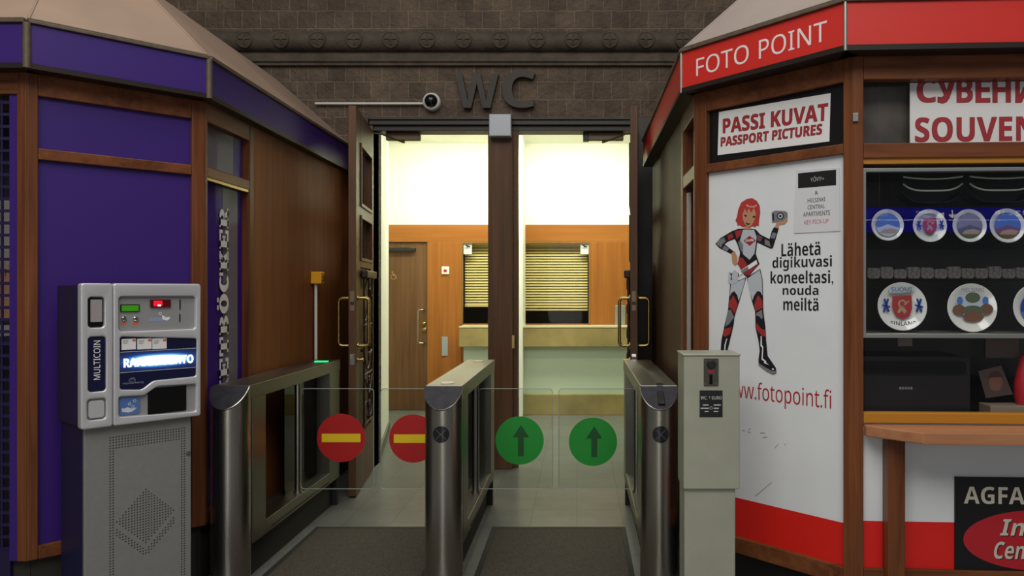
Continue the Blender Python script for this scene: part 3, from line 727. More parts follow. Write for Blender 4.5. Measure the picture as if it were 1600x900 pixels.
# side window: coloured sheet behind glass, lobby reflection painted as grey strips, lettering
m = MB(); m.fb(LS, 0.03, 0.545, -0.06, -0.045, KZ0, 2.074); m.fb(LS, 0.03, 0.545, -0.06, -0.045, 2.144, KZT); o = m.build('window_backing', PURPG, kl)
m = MB(); m.frect(LS, 0.03, 0.43, 2.144, KZT, -0.0445); m.frect(LS, 0.30, 0.485, KZ0, 2.074, -0.0445); m.build('painted_reflection', GREYP, o, smooth=False)
m = MB(); m.fb(LS, 0.03, 0.545, -0.030, -0.026, 2.144, KZT); m.build('pane', PANEG, kl)
m = MB(); m.fb(LS, 0.03, 0.545, -0.034, -0.030, KZ0, 2.074); pane = m.build('pane', PANEG, kl)
def slab_glyph(ch):
    """slab-serif capital as polygons in a unit box"""
    R = lambda a, b, c, d: [(a, b), (c, b), (c, d), (a, d)]
    def arc(cx, cy, r0x, r0y, r1x, r1y, a0, a1, n=14):
        o = [(cx + r1x * math.cos(a0 + (a1 - a0) * k / n), cy + r1y * math.sin(a0 + (a1 - a0) * k / n)) for k in range(n + 1)]
        return o + [(cx + r0x * math.cos(a1 + (a0 - a1) * k / n), cy + r0y * math.sin(a1 + (a0 - a1) * k / n)) for k in range(n + 1)]
    st = [R(0.10, 0, 0.42, 1), R(0, 0, 0.5, 0.14), R(0, 0.86, 0.5, 1)]
    if ch == 'E': return [R(0.10, 0, 0.42, 1), R(0, 0, 1, 0.15), R(0, 0.85, 1, 1), R(0.82, 0.15, 1, 0.34), R(0.82, 0.66, 1, 0.85), R(0.42, 0.43, 0.62, 0.57), R(0.56, 0.33, 0.70, 0.67)]
    if ch == 'T': return [R(0, 0.85, 1, 1), R(0, 0.6, 0.16, 0.85), R(0.84, 0.6, 1, 0.85), R(0.34, 0, 0.66, 1), R(0.18, 0, 0.82, 0.14)]
    if ch == 'K': return st + [[(0.40, 0.42), (0.70, 0.9), (0.94, 0.9), (0.60, 0.42)], [(0.44, 0.55), (0.66, 0.72), (1.0, 0.08), (0.66, 0.08)], R(0.56, 0.86, 1, 1), R(0.54, 0, 1.04, 0.14)]
    if ch in 'OÖ':
        o = [arc(0.5, 0.5, 0.17, 0.34, 0.52, 0.52, -PI / 2, PI / 2), arc(0.5, 0.5, 0.17, 0.34, 0.52, 0.52, PI / 2, 1.5 * PI)]
        if ch == 'Ö': o += [R(0.18, 1.08, 0.42, 1.26), R(0.58, 1.08, 0.82, 1.26)]
        return o
    if ch == 'C': return [arc(0.52, 0.5, 0.18, 0.34, 0.54, 0.52, PI * 0.30, PI), arc(0.52, 0.5, 0.18, 0.34, 0.54, 0.52, PI, PI * 1.72), R(0.84, 0.60, 1.0, 1.0)]
    if ch == 'B': return st + [arc(0.5, 0.27, 0.16, 0.13, 0.5, 0.27, -PI / 2, PI / 2), arc(0.46, 0.75, 0.16, 0.11, 0.48, 0.25, -PI / 2, PI / 2), R(0.4, 0, 0.52, 0.14), R(0.4, 0.86, 0.5, 1), R(0.4, 0.45, 0.5, 0.6)]
    if ch == 'P': return st + [arc(0.48, 0.69, 0.17, 0.16, 0.52, 0.31, -PI / 2, PI / 2), R(0.4, 0.86, 0.5, 1), R(0.4, 0.38, 0.5, 0.53)]
    if ch == 'R': return st + [arc(0.46, 0.71, 0.17, 0.14, 0.5, 0.29, -PI / 2, PI / 2), R(0.4, 0.86, 0.5, 1), R(0.4, 0.42, 0.5, 0.56), [(0.50, 0.5), (0.74, 0.5), (0.96, 0.0), (0.62, 0.0)], R(0.62, 0, 1.05, 0.14)]
    return []
m = MB(); z = 1.965
for ch in reversed('POCKETBÖCKER'):
    z -= 0.117
    for poly in slab_glyph(ch): m.flat(LS, [(0.334 - 0.108 * b, z + 0.104 * a) for a, b in poly], -0.0285)
m.build('lettering', CREAM, pane, smooth=False)
# front facet with grille
m = MB(); m.fb(LF, LF.L - 0.085, LF.L - 0.045, -0.06, -0.01, 0.30, KZT); m.build('purple_mullion', PURP, kl)
m = MB(); m.fb(LF, 0, LF.L - 0.045, -0.06, 0, KZT, KZF0 + 0.01); m.build('rail', KWX, kl, bevel=0.004)
m = MB(); m.fb(LF, 0, LF.L - 0.085, -0.05, -0.015, 0.10, 0.34); m.build('purple_kickboard', PURPD, kl)
gx1 = LF.L - 0.085
m = MB()
k = 0
while k * 0.054 + 0.34 < KZT:
    m.fb(LF, gx1 - 0.5, gx1, -0.034, -0.028, 0.34 + k * 0.054, 0.34 + k * 0.054 + 0.014); k += 1
for k in range(12): m.fb(LF, gx1 - 0.010 - k * 0.044, gx1 - k * 0.044, -0.036, -0.030, 0.34, KZT)
m.build('roller_grille', PURPD, kl)
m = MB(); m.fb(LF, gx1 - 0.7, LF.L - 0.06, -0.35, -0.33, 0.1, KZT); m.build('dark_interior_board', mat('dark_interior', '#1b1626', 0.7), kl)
# plinth, body and roof
m = MB(); m.fb(LB, 0.01, LB.L - 0.01, -0.12, -0.035, 0, 0.30); m.fb(LF, 0, LF.L - 0.01, -0.12, -0.035, 0, 0.30); m.fb(LS, 0.0, LS.L, -0.12, -0.035, 0, 0.30); m.build('plinth', mat('dark_plinth', '#2b271f', 0.7), kl)
fo = fascia(kl, fLB, 0.012, fLB.L - 0.012, PURP); fascia(kl, fLF, 0, fLF.L - 0.012, PURP); fascia(kl, fLS, 0.012, fLS.L, PURP)
for c in (FA, FB):
    m = MB(); m.lathe((c[0], c[1], KZF0), (0, 0, 1), [(0.016, 0), (0.016, KZF1 - KZF0)], 10); m.build('fascia_corner_strip', BRONZE, kl, smooth=40)
m = MB(); m.prism([(-3.4, 3.40, KZF0 + 0.012), (FB[0], FB[1] + 0.01, KZF0 + 0.012), (FA[0] - 0.01, FA[1], KZF0 + 0.012), (-1.872, YW, KZF0 + 0.012), (-3.4, YW, KZF0 + 0.012)], (0, 0, 0.02)); m.build('soffit', BLACK, kl)
low = [(-3.4, 3.40, zl), (FB[0], FB[1] + 0.01, zl), (FA[0] - 0.01, FA[1], zl), (-1.872, YW - 0.01, zl)]
high = [(-3.4, 3.40 + ins, zh), (FB[0] - ins * 0.414, FB[1] + ins, zh), (FA[0] - ins, FA[1] + ins * 0.414, zh), (-1.872 - ins, YW - 0.01 - 0.5, zh)]
roof(kl, low, high, ROOF)
m = MB(); m.prism([high[0], high[1], high[2], high[3], (-3.4, YW - 0.5, zh)], (0, 0, -0.015)); m.build('roof_top', ROOF, kl)
m = MB(); m.prism([low[3], high[3], (-3.4, YW - 0.5, zh), (-3.4, YW - 0.01, zl)], (0, -0.01, -0.01)); m.build('roof_panel', ROOF, kl)
# picture behind the grille
fp = Facet((-3.4, 3.60), (-2.45, 3.60))
pk = MB(); a0, z0 = fp.px(-40, 540); a1, z1 = fp.px(30, 308); pk.fb(fp, a0, a1, 0, 0.003, z0, z1); po = pk.build('poster', mat('dark_poster_print', '#2a2630', 0.5), None); tag(po, 'dim printed sheet with a hand picture behind purple grille', 'poster')
m = MB(); m.fpx(fp, [(-40, 312), (30, 312), (30, 420), (-40, 420)], 0.0035); m.fpx(fp, [(-40, 508), (30, 508), (30, 524), (-40, 527)], 0.0035); m.mi = 1
m.fpx(fp, [(-6, 470), (-8, 430), (-3, 412), (1, 413), (2, 440), (4, 410), (8, 409), (10, 436), (12, 414), (16, 413), (17, 440), (20, 424), (24, 426), (24, 455), (27, 468), (26, 490), (14, 500), (-2, 498)], 0.0045)
m.build('printed_hand', [mat('pale_print', '#a7a49c', 0.5), SKIN], po, smooth=False)

# ---- red kiosk (right)
W1, W2, W3 = (0.57, 3.85), (1.136, 3.23), (2.3, 3.166)
RS = Facet((0.57, 6.12), W1); RB = Facet(W1, W2); RF = Facet(W2, W3)
G1, G2, G3 = (0.50, 3.82), (1.073, 3.147), (2.3, 3.079)
fRS = Facet((0.50, 6.10), G1); fRB = Facet(G1, G2); fRF = Facet(G2, G3)
kr = thing('kiosk', 'red and white photo shop kiosk with souvenir window and wooden frame', 'kiosk', (1.6, 4.4, 0))
corner_post(kr, [(RS, RS.L - 0.03, RS.L), (RB, 0, 0.072)])
corner_post(kr, [(RB, RB.L - 0.048, RB.L), (RF, 0, 0.04)])
frame_facet(kr, RB, 0.072, RB.L - 0.048, KWX, panel_z=(0.345, 0), lower=0.27)
frame_facet(kr, RF, 0.04, RF.L, KWX, panel_z=(0.352, 0), lower=0.27, mid=(2.05, 2.112))
m = MB(); m.fb(RS, 0.0, RS.L - 0.50, -0.05, -0.004, 0.12, KZF0 + 0.01); m.build('veneer_panel', wood('kiosk_veneer_grey_brown', '#3d2a1c', '#5d4128', 'z', 0.5, 0.55, 0.0), kr)
m = MB(); m.fb(RS, RS.L - 0.50, RS.L - 0.44, -0.06, 0.002, 0.30, KZF0 + 0.01); m.build('window_post', KW, kr, bevel=0.004)
frame_facet(kr, RS, RS.L - 0.44, RS.L - 0.03, KWY, mid=(2.06, 2.13))
m = MB(); m.fb(RS, RS.L - 0.44, RS.L - 0.03, -0.06, -0.045, KZ0, 2.06); m.fb(RS, RS.L - 0.44, RS.L - 0.03, -0.06, -0.045, 2.13, KZT); m.build('window_backing', wood('window_back_board', '#5b3a28', '#6f4932', 'z'), kr)
m = MB(); m.fb(RS, RS.L - 0.38, RS.L - 0.345, -0.03, -0.012, KZ0, 2.03); m.build('white_edge_strip', mat('grey_white_strip', '#a9a59c', 0.5), kr)
# photo facet: black upper field and printed lower panel
m = MB(); m.fb(RB, 0.072, RB.L - 0.048, -0.045, -0.025, KZM1, KZT); m.build('upper_panel', mat('black_panel', '#161314', 0.3), kr)
m = MB(); m.fb(RB, 0.072, RB.L - 0.048, -0.045, -0.02, 0.345, KZM0); pan = m.build('printed_panel', mat('white_printed_panel', '#dfe2e4', 0.4, noise=0.03, nscale=5), kr)
NP = -0.02
fP = Facet((W1[0] + NP * RB.N[0], W1[1] + NP * RB.N[1]), (W2[0] + NP * RB.N[0], W2[1] + NP * RB.N[1]))
m = MB(); m.frect(fP, 0.072, RB.L - 0.048, 0.345, 0.525, 0.0006); note(m.build('red_band', REDP, pan, smooth=False), 'red band along the foot of white panel')
m = MB()
for st, x0, yb, x1, yt in (('Lähetä', 1221, 401, 1282, 380), ('digikuvasi', 1207, 424, 1300, 402), ('koneeltasi,', 1204, 446, 1302, 424), ('nouda', 1223, 461, 1279, 446), ('meiltä', 1224, 485, 1279, 465)):
    m.tpx(fP, '*' + st, x0, yb, x1, yt, 0.0006)
note(m.build('lettering', INK, pan, smooth=False), 'black lettering'); 
m = MB(); a0, z0 = fP.px(1122, 616); a1, z1 = fP.px(1299, 644)
a0, zA = fP.px(1157, 621); a1, zB = fP.px(1299, 634)
m.text(fP, 'www.fotopoint.fi', a1 - (a1 - a0) * 1.205, a1, fP.px(1299, 637)[1] - 0.03, fP.px(1299, 609)[1], 0.0006)
note(m.build('lettering', REDT, pan, smooth=False), 'red web address lettering')
# printed figure in a racing suit
A = lambda p: [(1110 + x / 5.623, 290 + y / 5.625) for x, y in p]
B = lambda p: [(1110 + x / 5.0, 420 + y / 5.0) for x, y in p]
fm = [DKGREY, SILVI, REDINK, SKIN, HAIR, GREYI, INK, WHITE, mat('light_hair_ink', '#d88a80', 0.5), mat('violet_grey_ink', '#6a4a58', 0.5)]
m = MB(); lv = [0.0008]
def draw(mi, pts, conv):
    m.mi = mi; lv[0] += 0.00006; m.fpx(fP, conv(pts), lv[0])
draw(6, [(245, 380), (330, 375), (400, 385), (440, 430), (520, 470), (540, 400), (560, 365), (602, 378), (575, 470), (550, 550), (530, 556), (412, 500), (405, 560), (400, 600), (432, 690), (385, 740), (330, 812), (300, 790), (240, 690), (262, 590), (240, 520), (215, 470), (160, 490), (125, 515), (207, 580), (185, 602), (80, 550), (44, 512), (90, 460), (190, 400)], A)
draw(5, [(70, 480), (120, 455), (135, 490), (108, 515), (95, 545), (52, 513)], A); draw(2, [(150, 440), (188, 418), (206, 455), (160, 478)], A); draw(2, [(215, 400), (280, 388), (272, 430), (232, 470)], A)
draw(5, [(125, 528), (165, 553), (145, 580), (105, 552)], A); draw(9, [(415, 430), (460, 455), (440, 495), (412, 480)], A); draw(5, [(480, 470), (520, 490), (530, 540), (478, 515)], A); draw(5, [(530, 460), (548, 410), (583, 420), (565, 468)], A)
draw(1, [(288, 388), (385, 388), (408, 450), (400, 520), (388, 598), (345, 652), (290, 605), (275, 560), (262, 480)], A)
draw(5, [(262, 478), (290, 520), (288, 590), (268, 570), (246, 500)], A)
draw(2, [(250, 625), (290, 640), (340, 720), (320, 795), (265, 735), (245, 690)], A); draw(2, [(360, 700), (400, 660), (425, 690), (380, 735), (330, 805), (330, 740)], A)
draw(2, [(345, 440), (402, 482), (347, 530), (293, 486)], A)
draw(3, [(305, 345), (348, 350), (352, 385), (303, 385)], A)
draw(4, [(320, 118), (370, 110), (410, 135), (435, 178), (440, 240), (430, 300), (426, 356), (405, 350), (398, 366), (370, 356), (345, 372), (315, 358), (285, 366), (262, 348), (240, 352), (238, 330), (222, 308), (236, 270), (246, 210), (272, 150)], A)
draw(3, [(284, 255), (288, 300), (305, 338), (335, 366), (362, 350), (386, 312), (402, 250), (385, 195), (362, 240), (340, 200), (322, 240), (305, 200)], A)
draw(8, [(318, 160), (345, 178), (380, 180), (408, 165), (410, 182), (380, 195), (340, 190), (314, 178)], A)
draw(6, [(298, 255), (324, 262), (320, 274), (304, 272)], A); draw(6, [(372, 270), (396, 266), (394, 282), (376, 284)], A); draw(6, [(310, 320), (330, 332), (357, 334), (336, 346), (318, 340)], A)
draw(3, [(188, 592), (215, 575), (238, 625), (242, 690), (216, 702), (195, 680)], A); draw(3, [(568, 368), (582, 325), (640, 300), (680, 270), (678, 312), (652, 340), (606, 346), (600, 378)], A)
draw(5, [(540, 236), (572, 220), (660, 224), (680, 240), (680, 276), (640, 312), (545, 325)], A); draw(6, [(617 + 32 * math.cos(k * PI / 8), 268 + 32 * math.sin(k * PI / 8)) for k in range(16)], A); draw(1, [(617 + 22 * math.cos(k * PI / 8), 268 + 22 * math.sin(k * PI / 8)) for k in range(16)], A); draw(6, [(617 + 11 * math.cos(k * PI / 8), 268 + 11 * math.sin(k * PI / 8)) for k in range(16)], A); draw(6, [(546, 250), (562, 246), (562, 305), (550, 312)], A)
draw(6, [(158, 118), (282, 66), (226, 262), (190, 375), (185, 430), (150, 580), (134, 646), (82, 646), (88, 560), (104, 480), (140, 320), (148, 222)], B)
draw(1, [(164, 122), (274, 74), (262, 130), (224, 250), (212, 205), (188, 174), (166, 190), (152, 220)], B)
draw(2, [(182, 205), (218, 276), (192, 350), (165, 308), (142, 306), (152, 250)], B); draw(5, [(140, 325), (162, 318), (188, 378), (150, 430), (120, 452), (124, 392)], B); draw(2, [(172, 455), (152, 512), (116, 532), (97, 514), (108, 470)], B); draw(7, [(128, 545), (134, 545), (122, 595), (120, 640), (110, 640), (112, 595)], B)
draw(6, [(286, 68), (392, 0), (410, 80), (414, 220), (416, 330), (432, 450), (438, 560), (450, 680), (515, 775), (518, 815), (490, 825), (440, 800), (380, 755), (378, 710), (388, 640), (378, 560), (355, 460), (352, 330), (330, 262)], B)
draw(1, [(292, 76), (388, 8), (405, 82), (410, 210), (392, 178), (370, 174), (344, 210), (332, 246), (302, 150)], B)
draw(2, [(374, 202), (408, 246), (412, 306), (386, 318), (356, 332), (346, 276)], B); draw(5, [(362, 345), (405, 318), (412, 380), (404, 395), (385, 372), (358, 365)], B); draw(2, [(360, 420), (400, 468), (430, 478), (432, 532), (405, 520), (376, 490), (358, 470)], B)
draw(7, [(396, 525), (404, 525), (406, 595), (416, 610), (412, 700), (440, 722), (436, 730), (462, 752), (420, 735), (424, 724), (402, 708), (408, 618), (394, 602)], B); draw(7, [(482, 780), (494, 776), (502, 786), (490, 792)], B); draw(5, [(382, 738), (430, 768), (490, 800), (516, 796), (516, 814), (490, 822), (440, 798), (382, 754)], B)
draw(7, [(232, 772), (408, 652), (416, 688), (246, 800)], A); draw(5, [(270, 750), (330, 710), (342, 738), (284, 775)], A); draw(6, [(233, 770), (250, 764), (256, 792), (244, 800)], A)
draw(1, [(166, 752), (190, 768), (216, 738), (246, 768), (246, 845), (190, 870), (160, 852)], A); draw(6, [(176, 770), (196, 772), (190, 800), (196, 830), (180, 828), (186, 800)], A)
m.mi = 7; a0, z0 = fP.px(1110 + 308 / 5.623, 290 + 500 / 5.625); a1, z1 = fP.px(1110 + 384 / 5.623, 290 + 466 / 5.625); m.text(fP, 'Agfa', a0, a1, z0, z1, lv[0] + 0.0001, bold=0.03, slant=0.2)
m.build('printed_figure', fm, pan, smooth=False)
# scuffs on the panel
m = MB()
for x, y, l, a in ((1160, 672, 4, 0.1), (1168, 674, 5, 0.3), (1188, 676, 8, 0.05), (1192, 683, 7, -0.1), (1210, 700, 10, -0.8), (1180, 775, 34, -0.7), (1170, 670, 3, 0), (1225, 692, 5, 0.9), (1230, 690, 4, 1.2)):
    m = MB(); m.fpx(fP, [(x, y), (x + l * math.cos(a), y + l * math.sin(a)), (x + l * math.cos(a), y + l * math.sin(a) + 0.8), (x, y + 1.1)], 0.0008); m.build('scuff_mark', GREYI, pan, smooth=False)
# fascia
f1 = fascia(kr, fRB, 0.003, fRB.L - 0.003, RED); f2 = fascia(kr, fRF, 0.003, fRF.L, RED); f3 = fascia(kr, fRS, 0, fRS.L - 0.003, RED)
m = MB(); a0, z0 = fRB.px(1088, 119.5); a1, z1 = fRB.px(1292, 75); _, zt1 = fRB.px(1088, 92)
lm = mat('white_sign_letters', '#e8dcdc', 0.4)
m.text(fRB, 'FOTO', a0, fRB.px(1170, 90)[0], z0, zt1, 0.0008); m.build('lettering', lm, f1, smooth=False)
m = MB(); m.text(fRB, 'POINT', fRB.px(1186, 80)[0], a1, z0, zt1, 0.0008); m.build('lettering', lm, f1, smooth=False)
m = MB(); a0, z0 = fRS.px(1036, 170); a1, _ = fRS.px(1058, 150); lm = mat('faded_sign_letters', '#c06050', 0.5); m.text(fRS, 'FOTO', a1 - 0.6, a1 - 0.34, 2.535, 2.60, 0.0008); m.build('lettering', lm, f3, smooth=False)
m = MB(); m.text(fRS, 'POINT', a1 - 0.28, a1, 2.535, 2.60, 0.0008); m.build('lettering', lm, f3, smooth=False)
for c in (G1, G2):
    m = MB(); m.lathe((c[0], c[1], KZF0), (0, 0, 1), [(0.007, 0), (0.007, KZF1 - KZF0)], 8); m.build('fascia_corner_strip', ALU, kr, smooth=40)
m = MB(); m.prism([(0.51, 6.1, KZF0 + 0.012), (G1[0] + 0.01, G1[1], KZF0 + 0.012), (G2[0], G2[1] + 0.01, KZF0 + 0.012), (2.3, 3.09, KZF0 + 0.012), (2.3, 6.1, KZF0 + 0.012)], (0, 0, 0.02)); m.build('soffit', BLACK, kr)
m = MB(); m.box(0.575, 2.3, 6.08, 6.12, 0.0, KZF0 + 0.01); m.build('back_panel', BLACK, kr)
m = MB(); A_, B_, C_, D_ = (0.51, 6.1, zl), (0.51 + ins, 5.6, zh), (2.3, 5.6, zh), (2.3, 6.1, zl); m.prism([A_, B_, C_, D_], (0, -0.01, -0.01)); m.build('roof_panel', ROOFR, kr)
low = [(0.51, 6.1, zl), (G1[0] + 0.01, G1[1], zl), (G2[0], G2[1] + 0.01, zl), (2.3, 3.09, zl)]
high = [(0.51 + ins, 5.6, zh), (G1[0] + ins, G1[1] + ins * 0.46, zh), (G2[0] + ins * 0.45, G2[1] + ins, zh), (2.3, 3.09 + ins, zh)]
roof(kr, low, high, ROOFR)
m = MB(); m.prism([high[0], high[1], high[2], high[3], (2.3, 5.6, zh)], (0, 0, -0.015)); m.build('roof_top', ROOFR, kr)
m = MB(); m.fb(RB, 0.01, RB.L - 0.01, -0.14, -0.05, 0, 0.27); m.fb(RF, 0.02, RF.L, -0.14, -0.05, 0, 0.27); m.fb(RS, 0, RS.L, -0.14, -0.05, 0, 0.30); m.build('plinth', BLACK, kr)
m = MB(); a0, z0 = RB.px(1334, 190); m.fb(RF, -0.006, 0.016, 0.002, 0.012, 2.20, 2.235); m.build('hinge', ALU, kr, bevel=0.002)
# shop window
m = MB(); m.fb(RF, 0.04, RF.L, -0.045, -0.01, 2.028, 2.05); m.build('ochre_head_bead', OCHRE, kr)
m = MB(); m.fb(RF, 0.04, RF.L, -0.05, -0.012, 1.995, 2.01); m.fb(RF, 0.04, 0.054, -0.05, -0.012, 1.324, 1.995); m.fb(RF, 0.04, RF.L, -0.30, -0.014, 1.306, 1.324); m.build('aluminium_frame', ALU, kr, bevel=0.002)
m = MB(); m.fb(RF, 0.04, RF.L, -0.05, 0.0, 0.955, 0.998); m.build('ochre_sill', OCHRE, kr, bevel=0.003)
m = MB(); m.fb(RF, 0.054, RF.L, -0.036, -0.030, 0.998, 1.995); m.build('shop_window_pane', GLASS, kr)
m = MB(); m.fb(RF, 0.04, RF.L, -0.040, -0.034, 2.112, KZT); m.build('upper_pane', GLASS, kr)
m = MB(); m.fb(RF, 0.04, RF.L, -0.46, -0.44, 0.94, 2.03); m.fb(RF, 0.02, 0.035, -0.46, -0.05, 0.94, 2.03); m.fb(RF, 0.04, RF.L, -0.44, -0.05, 2.012, 2.028); m.build('dark_back_board', mat('dark_case_lining', '#1c1b1c', 0.6), kr)
m = MB(); m.fb(RF, 0.04, RF.L, -0.44, -0.05, 0.94, 0.955); m.build('case_floor', mat('dark_case_floor', '#29231f', 0.5), kr)
m = MB(); m.fb(RF, 0.04, RF.L, -0.14, -0.12, 2.11, KZT); m.build('sign_backing', mat('grey_brown_backing', '#57514a', 0.35, noise=0.4, nscale=7), kr)
m = MB(); m.fb(RF, 0.054, RF.L, -0.30, -0.06, 1.689, 1.695); m.build('glass_shelf', ACRYL, kr)
m = MB(); m.fb(RF, 0.054, RF.L, -0.30, -0.06, 1.546, 1.553); m.build('glass_shelf', ACRYL, kr)
m = MB(); m.fb(RF, 0.054, RF.L, -0.30, -0.06, 1.862, 1.869); m.build('glass_shelf', ACRYL, kr)
# lower panel and counter
m = MB(); m.fb(RF, 0.04, RF.L, -0.045, -0.02, 0.352, 0.955); lp = m.build('printed_panel', mat('white_printed_panel', '#dfe2e4'), kr)
m = MB(); m.frect(RF, 0.04, RF.L, 0.352, 0.545, -0.0194); note(m.build('red_band', REDP, lp, smooth=False), 'red band along the foot of white panel')
sa, _ = RF.px(1385, 780, 0.03); sb_, _ = RF.px(1412, 780, 0.03)
m = MB(); m.fb(RF, sa, sb_, -0.02, 0.05, 0.30, 0.90); m.build('counter_bracket', KW, kr, bevel=0.004)
cpts = [(0.04, -0.0), (0.04, 0.03), (0.21, 0.19), (RF.L, 0.19), (RF.L, 0.0)]
m = MB(); m.prism([RF.at(a, n, 0.905) for a, n in cpts], (0, 0, 0.045)); m.build('counter_shelf', KSHELF, kr, bevel=0.005)

def printed_sheet(name, label, cat, f, s0, s1, z0, z1, n0, n1, mt, parent=None):
    m = MB(); m.fb(f, s0, s1, n0, n1, z0, z1); o = m.build(name, mt, None, bevel=0)
    return tag(o, label, cat)
# passport picture sign (tilted paper): corners from the photo, on the black field
fS = Facet((W1[0] - 0.022 * RB.N[0], W1[1] - 0.022 * RB.N[1]), (W2[0] - 0.022 * RB.N[0], W2[1] - 0.022 * RB.N[1]))
crn = [fS.px(1121.5, 242.5), fS.px(1296, 221), fS.px(1298, 145.5), fS.px(1123.5, 175)]
m = MB(); m.fprism(fS, crn, 0, 0.0012); sg = tag(m.build('passport_picture_sign', PAPER, None), 'white paper sign reading PASSI KUVAT in red on black field', 'sign')
def quad_text(f, st, q, n, bold, mi_list, mbld):
    """lettering stretched between four corners bl, br, tr, tl (s, z)"""
    vs, fs = text_mesh(st, bold, 0, 0, 1.0)
    x0 = min(v[0] for v in vs); x1 = max(v[0] for v in vs); y0 = min(v[1] for v in vs); y1 = max(v[1] for v in vs)
    out = []
    for x, y, z in vs:
        a, b = (x - x0) / (x1 - x0), (y - y0) / (y1 - y0)
        p = [(1 - a) * (1 - b) * q[0][i] + a * (1 - b) * q[1][i] + a * b * q[2][i] + (1 - a) * b * q[3][i] for i in (0, 1)]
        out.append(mbld.bm.verts.new(f.at(p[0], n, p[1])))
    for fc in fs: mbld._face([out[i] for i in fc])
def outlined(f, st, q, n, bold, mbld):
    mbld.mi = 1
    for k, (dx, dz) in enumerate(((1, 1), (1, -1), (-1, -1), (-1, 1))): quad_text(f, st, [(a + dx * 0.0014, b + dz * 0.0014) for a, b in q], n + 0.00004 * k, bold, None, mbld)
    mbld.mi = 0; quad_text(f, st, q, n + 0.0004, bold, None, mbld)
m = MB(); P = fS.px
outlined(fS, '*PASSI KUVAT', [P(1130, 208.5), P(1293, 188), P(1294, 161), P(1130, 186)], 0.0016, 0.0, m)
outlined(fS, '*PASSPORT PICTURES', [P(1126.5, 229), P(1284, 210), P(1285, 193.5), P(1127, 215)], 0.0016, 0.0, m)
m.build('lettering', [mat('sign_red_ink', '#a82a30', 0.5), mat('sign_dark_red', '#4a1416', 0.5)], sg, smooth=False)
# souvenir sign behind the upper pane
a0, z0 = RF.px(1422, 222, -0.06)
m = MB(); m.fb(RF, a0, RF.L - 0.05, -0.065, -0.062, 2.113, KZT - 0.001); sg = tag(m.build('souvenir_sign', PAPER, None), 'white sign reading SOUVENIR in red above the souvenir window', 'sign')
fs2 = Facet((W2[0] - 0.062 * RF.N[0], W2[1] - 0.062 * RF.N[1]), (W3[0] - 0.062 * RF.N[0], W3[1] - 0.062 * RF.N[1]))
m = MB(); P = fs2.px
def row(st, x0, xm, frac, yb, yt):
    a, zb = P(x0, yb); b, _ = P(xm, yb); _, zt_ = P(x0, yt)
    return a, a + (b - a) / frac, zb, zt_
def measure(st, k, bold):
    """share of the line's width that its first k letters take"""
    va, _ = text_mesh(st, bold, 0, 0, 1.0); vb, _ = text_mesh(st[:k], bold, 0, 0, 1.0)
    w_ = lambda v: max(p[0] for p in v) - min(p[0] for p in v)
    return w_(vb) / w_(va)
a, b, zb, zt_ = row('*SOUVENIRS', 1430, 1581, measure('*SOUVENIRS', 6, 0.0), 222, 184)
outlined(fs2, '*SOUVENIRS', [(a, zb), (b, zb), (b, zt_), (a, zt_)], 0.0004, 0.0, m)
def glyph(st, x0, x1, flip=False):
    a, zb = P(x0, 160.5); b, _ = P(x1, 160.5); _, zt_ = P(x0, 121.8)
    if flip: a, b = b, a
    outlined(fs2, st, [(a, zb), (b, zb), (b, zt_), (a, zt_)], 0.0004, 0.0, m)
for ch, x0, x1 in (('*C', 1432.6, 1462.9), ('*B', 1495, 1519.6), ('*E', 1524.5, 1547), ('*H', 1551, 1579), ('*P', 1623, 1648)): glyph(ch, x0, x1)
glyph('*N', 1586.7, 1616, True)
glyph('*b', 1654, 1676); glyph('*I', 1681, 1688)
yp = [(0, 1), (0.27, 1), (0.53, 0.46), (0.74, 1), (1, 1), (0.66, 0.2), (0.5, 0.03), (0.3, -0.02), (0.06, 0.02), (0.06, 0.22), (0.26, 0.2), (0.38, 0.27), (0.40, 0.33)]
for mi, grow, nn in ((1, 0.9, 0.0004), (0, 0, 0.0008)):
    m.mi = mi
    pts = []
    for k in range(len(yp)):
        p0, p1, p2 = [Vector(yp[(k + d) % len(yp)]) for d in (-1, 0, 1)]
        w_ = Vector((29.2, 38.7)); e1 = Vector(((p1 - p0).x * w_.x, (p1 - p0).y * w_.y)).normalized(); e2 = Vector(((p2 - p1).x * w_.x, (p2 - p1).y * w_.y)).normalized()
        nv = Vector((-e1.y - e2.y, e1.x + e2.x)); nv = nv.normalized() / max(0.5, nv.length / 2)
        pts.append((1463.8 + p1.x * 29.2 + grow * nv.x, 160.5 - p1.y * 38.7 - grow * nv.y))
    m.fpx(fs2, pts, nn)
m.build('lettering', [mat('sign_red_ink', '#a82a30'), mat('sign_dark_red', '#4a1416')], sg, smooth=False)
# apartment notice, tilted plastic pocket
crn = [fP.px(1241, 364.5), fP.px(1313, 361), fP.px(1312, 262), fP.px(1245, 266)]
m = MB(); m.fprism(fP, crn, 0.0012, 0.0028); nt = tag(m.build('notice', mat('shiny_white_paper', '#d8d8dc', 0.2), None), 'small white key pick-up notice with black heading on white panel', 'notice')
m = MB(); m.fpx(fP, [(1247.5, 294.5), (1307, 289.5), (1307, 265), (1247.5, 271)], 0.003); m.mi = 1
m.tpx(fP, 'YÖVY', 1267, 284.5, 1284, 276, 0.0034, bold=0.0); m.tpx(fP, 'o', 1284.5, 281, 1288, 278, 0.0034); m.mi = 0
for st, x0, y1, x1, y0 in (('&', 1274, 304, 1278.5, 298.5), ('HELSINKI', 1262.5, 317, 1290, 310.5), ('CENTRAL', 1262.5, 327.5, 1289.5, 321), ('APARTMENTS', 1255.5, 339, 1297.5, 332)): m.tpx(fP, st, x0, y1, x1, y0, 0.0034)
